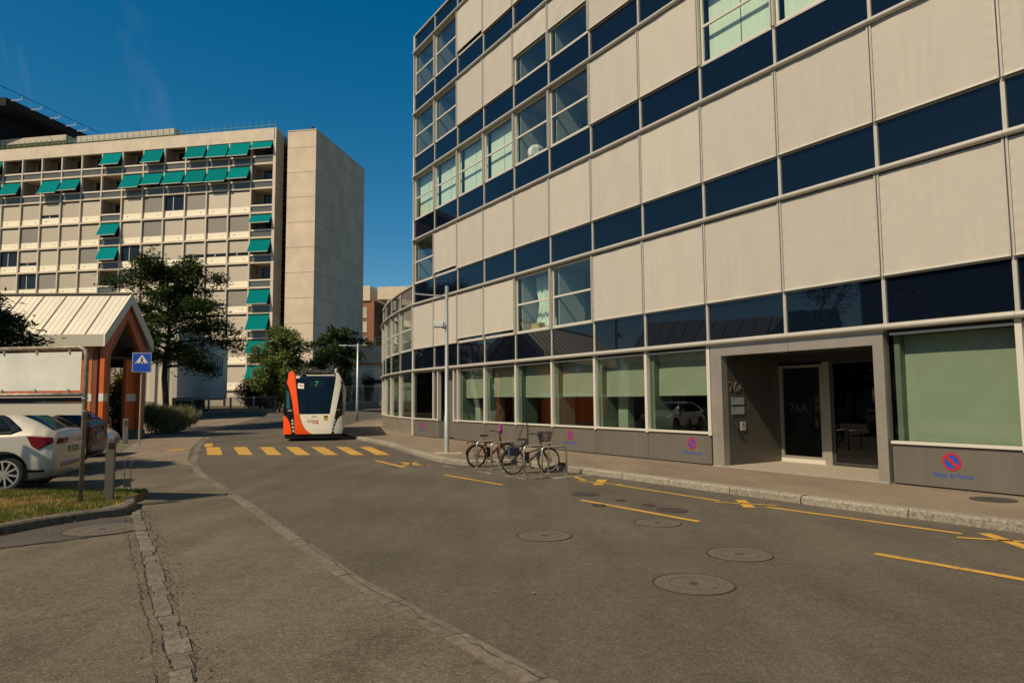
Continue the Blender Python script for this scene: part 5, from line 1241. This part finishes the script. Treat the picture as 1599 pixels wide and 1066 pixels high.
    wrap_rear('number_plate', [(-.26, .66), (.26, .66), (.26, .77), (-.26, .77)], white_p, .016)
    wrap_rear('diffuser', [(-.62, .43), (.62, .43), (.60, .50), (-.60, .50)], b_bk, .008)
    MB().box(4.30, 4.372, -.45, .45, .36, .56).build('grille', b_bk, t_)
    for wx in (.80, 3.46):
        for s_ in (-1, 1):
            y = s_*.78
            w_ = MB().torus((wx, y, .335), (0, 1, 0), .262, .073, 40, 10).build('wheel', tyre, t_, smooth=True)
            MB().disc((wx, y-s_*.02, .335), (0, s_, 0), .22, .02, 28).build('brake_disc', b_bk, w_)
            rm = MB().ring((wx, y+s_*.05, .335), (0, s_, 0), .205, .232, .022, 40)
            for k in range(10):
                a = k*.6283; c, s2 = math.cos(a), math.sin(a)
                rm.bar((wx+c*.03, y+s_*.058, .335+s2*.03), (wx+math.cos(a+.16)*.215, y+s_*.062, .335+math.sin(a+.16)*.215), .022, .032)
            rm.disc((wx, y+s_*.05, .335), (0, s_, 0), .045, .022, 16)
            rm.build('rim', rimm, w_, auto=30)
    return t_
c_sil = mat('car_silver', (.50, .47, .40), .38, .25, .5, coat=.4); c_blk = mat('car_black', (.010, .010, .011), .3, .0, .3, coat=.15); c_wht = mat('car_white', (.62, .59, .52), .25, 0, .5, coat=.8)
ca = math.atan2(-.27, -.96)
car('parked_car', 'silver hatchback with dark red tail light parked behind the grass island', 'car', (-8.82, 13.95, 0), ca, c_sil, 1.06, group='cars parked beside the pavilion', zs=1.05)
car('parked_car', 'black car parked behind the silver hatchback, seen from the rear', 'car', (-10.85, 18.2, 0), ca, c_blk, 1.04, group='cars parked beside the pavilion', zs=1.12)
car('parked_car', 'white car with its bonnet pointing at the road beyond the black car', 'car', (-16.9, 21.0, 0), ca+math.pi, c_wht, 1.0, group='cars parked beside the pavilion')

# ------------------------------------------------------------------ bicycles and racks
rackm = mat('rack_steel', (.44, .40, .32), .35, .7)
RD = Vector((.847, .532, 0))   # towards the offices
def rack(p, lab):
    t_ = thing('bike_rack', lab, 'bike rack', p, math.atan2(RD.y, RD.x), 'steel bicycle hoops in the marked bay')
    L_, H_, r = .66, .64, .05
    pts = [(0, 0, 0), (0, 0, H_-.08), (.02, 0, H_-.03), (.07, 0, H_), (L_-.07, 0, H_), (L_-.02, 0, H_-.03), (L_, 0, H_-.08), (L_, 0, 0)]
    MB().tube(pts, .023, 10).build('hoop', rackm, t_, smooth=True)
    MB().disc((0, 0, -.0), (0, 0, 1), .06, .012, 16).build('foot_plate', rackm, t_); MB().disc((L_, 0, 0), (0, 0, 1), .06, .012, 16).build('foot_plate', rackm, t_)
rack(G(744.7, 730, .004), 'leftmost steel bike hoop, in front of the red and black bicycle rear wheel')
rack(G(767.5, 733, .004), 'second steel bike hoop from the left, between the two bicycles')
rack(G(818.5, 742, .004), 'steel bike hoop standing across the middle of the basket bicycle')
rack(G(846.5, 744.5, .004), 'rightmost steel bike hoop, nearest the camera at the basket bicycle front wheel')
spoke_m = mat('spokes', (.16, .15, .13), .3, .8)
def bike(label, loc, rot, frame_m, seat_m, scale, basket=False, silver=False, seed=0):
    t_ = thing('bicycle', label, 'bicycle', loc, rot); t_.scale = (scale,)*3
    r, wb = .335, 1.06; A, B = Vector((0, 0, r)), Vector((wb, 0, r))
    for c in (A, B):
        w_ = MB().torus(c, (0, 1, 0), r-.020, .025, 44, 8).build('wheel', rubber, t_, smooth=True)
        MB().ring(c-Vector((0, .012, 0)), (0, 1, 0), r-.055, r-.036, .024, 44).build('rim', rimm if silver else b_bk, w_)
        s_ = MB()
        for k in range(18):
            a = k*math.pi/9; s_.tube([c+Vector((.02*math.cos(a), .03*(1 if k % 2 else -1), .02*math.sin(a))), c+Vector(((r-.05)*math.cos(a+.2), 0, (r-.05)*math.sin(a+.2)))], .0022, 4)
        s_.disc(c-Vector((0, .05, 0)), (0, 1, 0), .028, .10, 12); s_.ring(c-Vector((0, .045, 0)), (0, 1, 0), .06, .08, .004, 20); s_.build('spokes', spoke_m, w_)
    bb = Vector((.43, 0, .29)); st = Vector((.27, 0, .80)); ht = Vector((.93-.12, 0, .88)); hb = Vector((.87-.02, 0, .66))
    f_ = MB().tube([bb, st], .027, 8).tube([bb, hb], .040, 8).tube([bb+Vector((-.05, 0, .25)) if silver else st-Vector((-.03, 0, .10)), hb+Vector((-.02, 0, .10 if not silver else .0))], .022, 8)
    f_.tube([hb-Vector((-.012, 0, .06)), ht], .032, 8)
    for s2 in (-1, 1):
        f_.tube([bb+Vector((0, s2*.03, 0)), A+Vector((0, s2*.06, 0))], .016, 6); f_.tube([st-Vector((-.02, -s2*.02, .12)), A+Vector((0, s2*.06, 0))], .010, 6)
        f_.tube([hb+Vector((.01, s2*.05, -.02)), B+Vector((0, s2*.06, 0))], .020, 6)
    f_.build('frame', frame_m, t_, auto=50)
    MB().tube([st, st+Vector((-.035, 0, .13))], .014, 8).build('seat_post', chrome, t_)
    MB().add([(.10, 0, .95), (.12, .075, .955), (.20, .085, .955), (.33, .03, .945), (.42, .014, .935), (.42, -.014, .935), (.33, -.03, .945), (.20, -.085, .955), (.12, -.075, .955), (.14, 0, .90), (.38, 0, .90)],
             [(0,1,2,3,4,5,6,7,8), (0,9,1), (1,9,2), (2,9,3), (3,9,10), (3,10,4), (4,10,5), (5,10,6), (6,10,9), (6,9,7), (7,9,8), (8,9,0)]).build('saddle', seat_m, t_, smooth=True)
    hx = ht+Vector((-.03, 0, .12))
    MB().tube([ht, hx], .016, 8).tube([hx+Vector((-.14, -.30, .05)), hx+Vector((-.03, -.26, .05)), hx+Vector((.03, -.08, .0)), hx+Vector((.03, .08, .0)), hx+Vector((-.03, .26, .05)), hx+Vector((-.14, .30, .05))], .013, 8).build('handlebar', b_bk, t_)
    for s2 in (-1, 1): MB().tube([hx+Vector((-.06, s2*.275, .05)), hx+Vector((-.16, s2*.305, .05))], .018, 8).build('grip', b_bk, t_)
    ck = MB().ring(bb-Vector((0, .05, 0)), (0, 1, 0), .06, .095, .008, 24).tube([bb+Vector((0, -.07, 0)), bb+Vector((.10, -.075, -.13))], .010, 6).tube([bb+Vector((0, .07, 0)), bb+Vector((-.10, .075, .13))], .010, 6)
    ck.build('crank', chrome if silver else b_bk, t_)
    MB().box(bb.x+.06, bb.x+.15, -.15, -.075, bb.z-.15, bb.z-.12).box(bb.x-.15, bb.x-.06, .075, .15, bb.z+.115, bb.z+.145).build('pedal', b_bk, t_)
    MB().tube([A+Vector((0, -.047, .03)), bb+Vector((0, -.047, .085))], .005, 4).tube([A+Vector((0, -.047, -.03)), bb+Vector((0, -.047, -.085))], .005, 4).build('chain', b_bk, t_)
    for c, a0, a1 in ((A, .5, 3.0), (B, .9, 3.0)):
        m_ = MB(); n = 16; vs = []
        for k in range(n+1):
            a = a0+(a1-a0)*k/n
            for y in (-.032, .032): vs.append((c.x+math.cos(a)*(r+.025), y, c.z+math.sin(a)*(r+.025)))
            for y in (.032, -.032): vs.append((c.x+math.cos(a)*(r+.031), y, c.z+math.sin(a)*(r+.031)))
        fs = [(k*4+q, k*4+(q+1) % 4, k*4+4+(q+1) % 4, k*4+4+q) for k in range(n) for q in range(4)]
        m_.add(vs, fs).build('mudguard', b_bk, t_)
    ca_ = MB().box(-.28, .20, -.06, .06, .735, .75)
    for s2 in (-1, 1): ca_.tube([(-.02, s2*.07, r), (-.10, s2*.06, .735)], .006, 5).tube([(-.28, s2*.06, .743), (.22, s2*.06, .743)], .007, 5)
    ca_.build('luggage_rack', b_bk, t_)
    MB().tube([(.40, .05, .28), (.42, .20, .0)], .009, 6).build('kickstand', b_bk, t_)
    MB().box(.36, .47, -.05, .05, .32, .58).build('battery', b_bk, t_, bevel=.015)
    if basket:
        k_ = MB(); o_ = ht+Vector((.14, 0, -.02))
        for z, gx, gy in ((0, .11, .13), (.10, .13, .155), (.20, .15, .18), (.25, .155, .185)):
            k_.tube([o_+Vector((-gx, -gy, z)), o_+Vector((gx, -gy, z)), o_+Vector((gx, gy, z)), o_+Vector((-gx, gy, z)), o_+Vector((-gx, -gy, z))], .005, 5)
        for i in range(10):
            u = -1+2*i/9
            for s2 in (-1, 1):
                k_.tube([o_+Vector((u*.11, s2*.13, 0)), o_+Vector((u*.155, s2*.185, .25))], .004, 4); k_.tube([o_+Vector((s2*.11, u*.13, 0)), o_+Vector((s2*.155, u*.185, .25))], .004, 4)
            k_.tube([o_+Vector((-.11, u*.13, 0)), o_+Vector((.11, u*.13, 0))], .004, 4)
        k_.build('basket', b_bk, t_)
        MB().box(-.20, .14, -.15, -.065, .50, .73).build('pannier', mat('pannier_blue', (.008, .008, .012), .8), t_, bevel=.02)
        MB().box(-.19, -.145, -.156, -.151, .42, .76).build('pannier_strap', mat('strap_blue', (.06, .10, .24), .7), t_)
        MB().disc(B+Vector((-.02, -.04, .40)), (1, 0, 0), .04, .05, 12).build('headlamp', b_bk, t_)
    else:
        MB().box(hb.x-.04, hb.x+.02, -.04, .04, hb.z+.28, hb.z+.60).build('pink_flag', mat('magenta_cloth', (.30, .02, .22), .8), t_)
        MB().disc((-.29, 0, .72), (-1, 0, 0), .03, .02, 12).build('rear_lamp', tl_red, t_)
    return t_
ra = math.atan2(RD.y, RD.x)
pA = G(744, 729.5, .004); pB = G(801, 740, .004)
bike('black and red bicycle parked left in the rack bay, rear wheel towards the road', (pA.x, pA.y+.05, .004), ra-.02, mat('bike_red', (.11, .012, .012), .3), b_bk, .84)
bike('silver and black bicycle with wire basket and blue pannier, nearest the camera', (pB.x, pB.y-.02, .004), ra-.18, mat('bike_silver', (.07, .07, .075), .3, .5), mat('brown_saddle', (.16, .05, .02), .6), .84, basket=True, silver=True)
lk_ = G(872, 735, .004); t_ = thing('chain_lock', 'black chain lock lying by the kerb at the basket bicycle', 'lock', lk_)
MB().tube([(-.25, 0, .06), (-.1, .05, .10), (.05, .05, .17), (.16, .02, .16), (.2, -.02, .08), (.2, -.05, .0)], .035, 8).tube([(-.3, 0, .05), (-.2, -.1, .05), (-.05, -.08, .06)], .04, 8).build('loop', rubber, t_, smooth=True)

# ------------------------------------------------------------------ lamps
lampp = mat('lamp_pole', (.40, .42, .39), .45, .5)
p = G(697.5, 707, .12); lp1 = thing('street_lamp', 'grey street lamp with top arm and floodlight on the pavement beside the offices', 'street lamp', p)
H1 = 4.95
MB().tube([(0, 0, 0), (0, 0, 1.1), (0, 0, 1.12), (0, 0, H1)], [.075, .075, .062, .045], 14).build('pole', lampp, lp1, auto=40)
MB().tube([(0, 0, H1-.28), (-.5, -.05, H1-.26), (-.98, -.1, H1-.22)], .022, 8).build('arm', lampp, lp1)
MB().tube([(0, 0, H1-.40), (0, 0, H1+.02)], .055, 12).build('collar', lampp, lp1)
fl = MB().box(-.38, -.07, -.12, .10, 3.72, 3.89).build('floodlight', lampp, lp1, bevel=.02); MB().box(-.36, -.10, -.127, -.121, 3.74, 3.87).build('lens', lampm, fl)
MB().tube([(0, 0, 3.70), (-.12, 0, 3.70), (-.14, 0, 3.73)], .018, 6).build('bracket', lampp, lp1)
MB().box(-.35, .45, -.30, .30, -.06, .008).build('base_slab', mat('pale_base_slab', (.34, .29, .20), .85, var=.15, vscale=6), lp1)
p = Vector((-10.55, 47.0, hgt(47)+.12)); lp2 = thing('street_lamp', 'slim far street lamp with short arm on the pavement right of the bus', 'street lamp', p)
MB().tube([(0, 0, 0), (0, 0, 1.2), (0, 0, 5.25)], [.10, .085, .06], 12).build('pole', lampp, lp2, smooth=True)
MB().tube([(0, 0, 5.1), (-.6, -.05, 5.1), (-1.1, -.1, 5.12)], .03, 8).build('arm', lampp, lp2); MB().box(-1.25, -.7, -.18, 0, 5.08, 5.15).build('lamp_head', lampp, lp2, bevel=.02)

# ------------------------------------------------------------------ signs and posts on the left
p = G(217, 696, 0); sg = thing('crossing_sign', 'blue square pedestrian crossing sign on a slim post by the pavilion', 'road sign', p, R(20))
MB().tube([(0, 0, 0), (0, 0, 3.55)], .036, 12).build('post', gal, sg)
SW, SZ0, SZ1 = .335, 2.82, 3.58
pl_ = MB().box(-SW, SW, -.065, -.045, SZ0, SZ1).build('sign_plate', mat('sign_grey', (.35, .36, .36), .5, .3), sg, bevel=.008)
MB().box(-SW+.035, SW-.035, -.068, -.0655, SZ0+.035, SZ1-.035).build('blue_field', mat('signal_blue', (.010, .075, .50), .45), pl_)
MB().prism([(-.24, SZ0+.34), (.24, SZ0+.34), (0, SZ1-.08)], lambda u, v, d: (u, -.0685-d, v), .002).build('white_triangle', mat('sign_white', (.75, .74, .68), .5), pl_)
pd = MB(); zc = SZ0+.37
pd.prism([(-.045, zc), (-.02, zc), (.005, zc+.07), (.03, zc), (.055, zc), (.03, zc+.10), (.03, zc+.16), (-.03, zc+.16), (-.03, zc+.08)], lambda u, v, d: (u, -.0706-d, v), .002)
pd.disc((0, -.0706, zc+.19), (0, -1, 0), .026, .002, 14)
for k in range(4): pd.prism([(-.20+.11*k, zc-.02), (-.14+.11*k, zc-.02), (-.125+.11*k, zc+.01), (-.185+.11*k, zc+.01)] , lambda u, v, d: (u, -.0706-d, v), .002)
pd.build('pedestrian_symbol', black, pl_)
MB().box(-.05, .05, -.045, .04, SZ0+.15, SZ0+.2).box(-.05, .05, -.045, .04, SZ1-.2, SZ1-.15).build('clamp', gal, sg)

# notice frame on the lawn
p = G(125.5, 783, .12); rust = mat('rusty_tube', (.24, .20, .155), .6, .4, var=.45, vscale=9, detail=8)
nf = thing('notice_frame', 'tubular steel frame holding a pale translucent board above the grass island', 'notice board', p, math.atan2(.20, -.98))
HP = 2.46
MB().tube([(0, 0, -.05), (0, 0, HP-.14), (.03, 0, HP-.05), (.12, 0, HP), (3.4, 0, HP)], .036, 12).tube([(3.4, 0, HP), (3.4, 0, -.05)], .036, 12).build('tube_frame', rust, nf, smooth=True)
MB().tube([(.04, 0, 1.70), (3.36, 0, 1.70)], .034, 10).build('lower_tube', rust, nf, smooth=True)
MB().box(.09, 3.3, -.006, .006, 1.765, 2.39).build('board', mat('pale_acrylic', (.56, .57, .51), .22, 0, .6, var=.14, vscale=1.3), nf)
for x in (.32, .95, 1.6, 2.3): MB().box(x-.015, x+.015, -.02, .02, 2.36, 2.44).build('clip', gal, nf); MB().box(x-.015, x+.015, -.02, .02, 1.73, 1.79).build('clip', gal, nf)
MB().box(.03, 3.3, -.02, .02, 1.585, 1.655).build('dark_rail', b_bk, nf)
MB().box(.02, 3.3, -.025, -.005, 1.37, 1.575).build('lower_board', mat('grey_board', (.36, .34, .28), .6), nf)
for z in (1.62, 1.42): MB().ring((0, 0, z), (0, 0, 1), .034, .046, .03, 14).build('clamp', gal, nf)

p = G(172, 781, .12); bl = thing('access_post', 'short square metal post standing at the tip of the grass island', 'post', p, R(12))
postm = mat('post_metal', (.12, .105, .08), .45, .5, var=.1, vscale=6)
MB().box(-.048, .048, -.04, .04, -.03, .99).build('post', postm, bl, bevel=.006); MB().box(-.088, -.051, -.02, .05, -.03, .93).build('side_plate', postm, bl); MB().box(-.04, .04, -.043, -.0405, .82, .92).build('reader', b_bk, bl)
p = G(195.5, 692, 0); ip = thing('info_post', 'grey rectangular information post beside the pavilion porch', 'post', p, R(25))
MB().box(-.10, .10, -.04, .04, 0, 1.0).build('slab', mat('info_grey', (.14, .14, .13), .6), ip, bevel=.02); MB().box(-.07, .07, -.043, -.0405, .7, .92).build('panel', postm, ip)
p = G(198, 765, 0); wp = thing('wire_barrier', 'thin pale twin rod barrier post behind the grass island', 'barrier', p, R(35))
MB().tube([(-.05, 0, 0), (-.05, 0, .55), (.04, .1, .62)], .008, 6).tube([(.06, 0, 0), (.06, 0, .50), (.12, .1, .58)], .008, 6).build('rods', postm, wp); MB().box(-.06, .07, -.005, .005, .06, .22).build('foot', postm, wp)
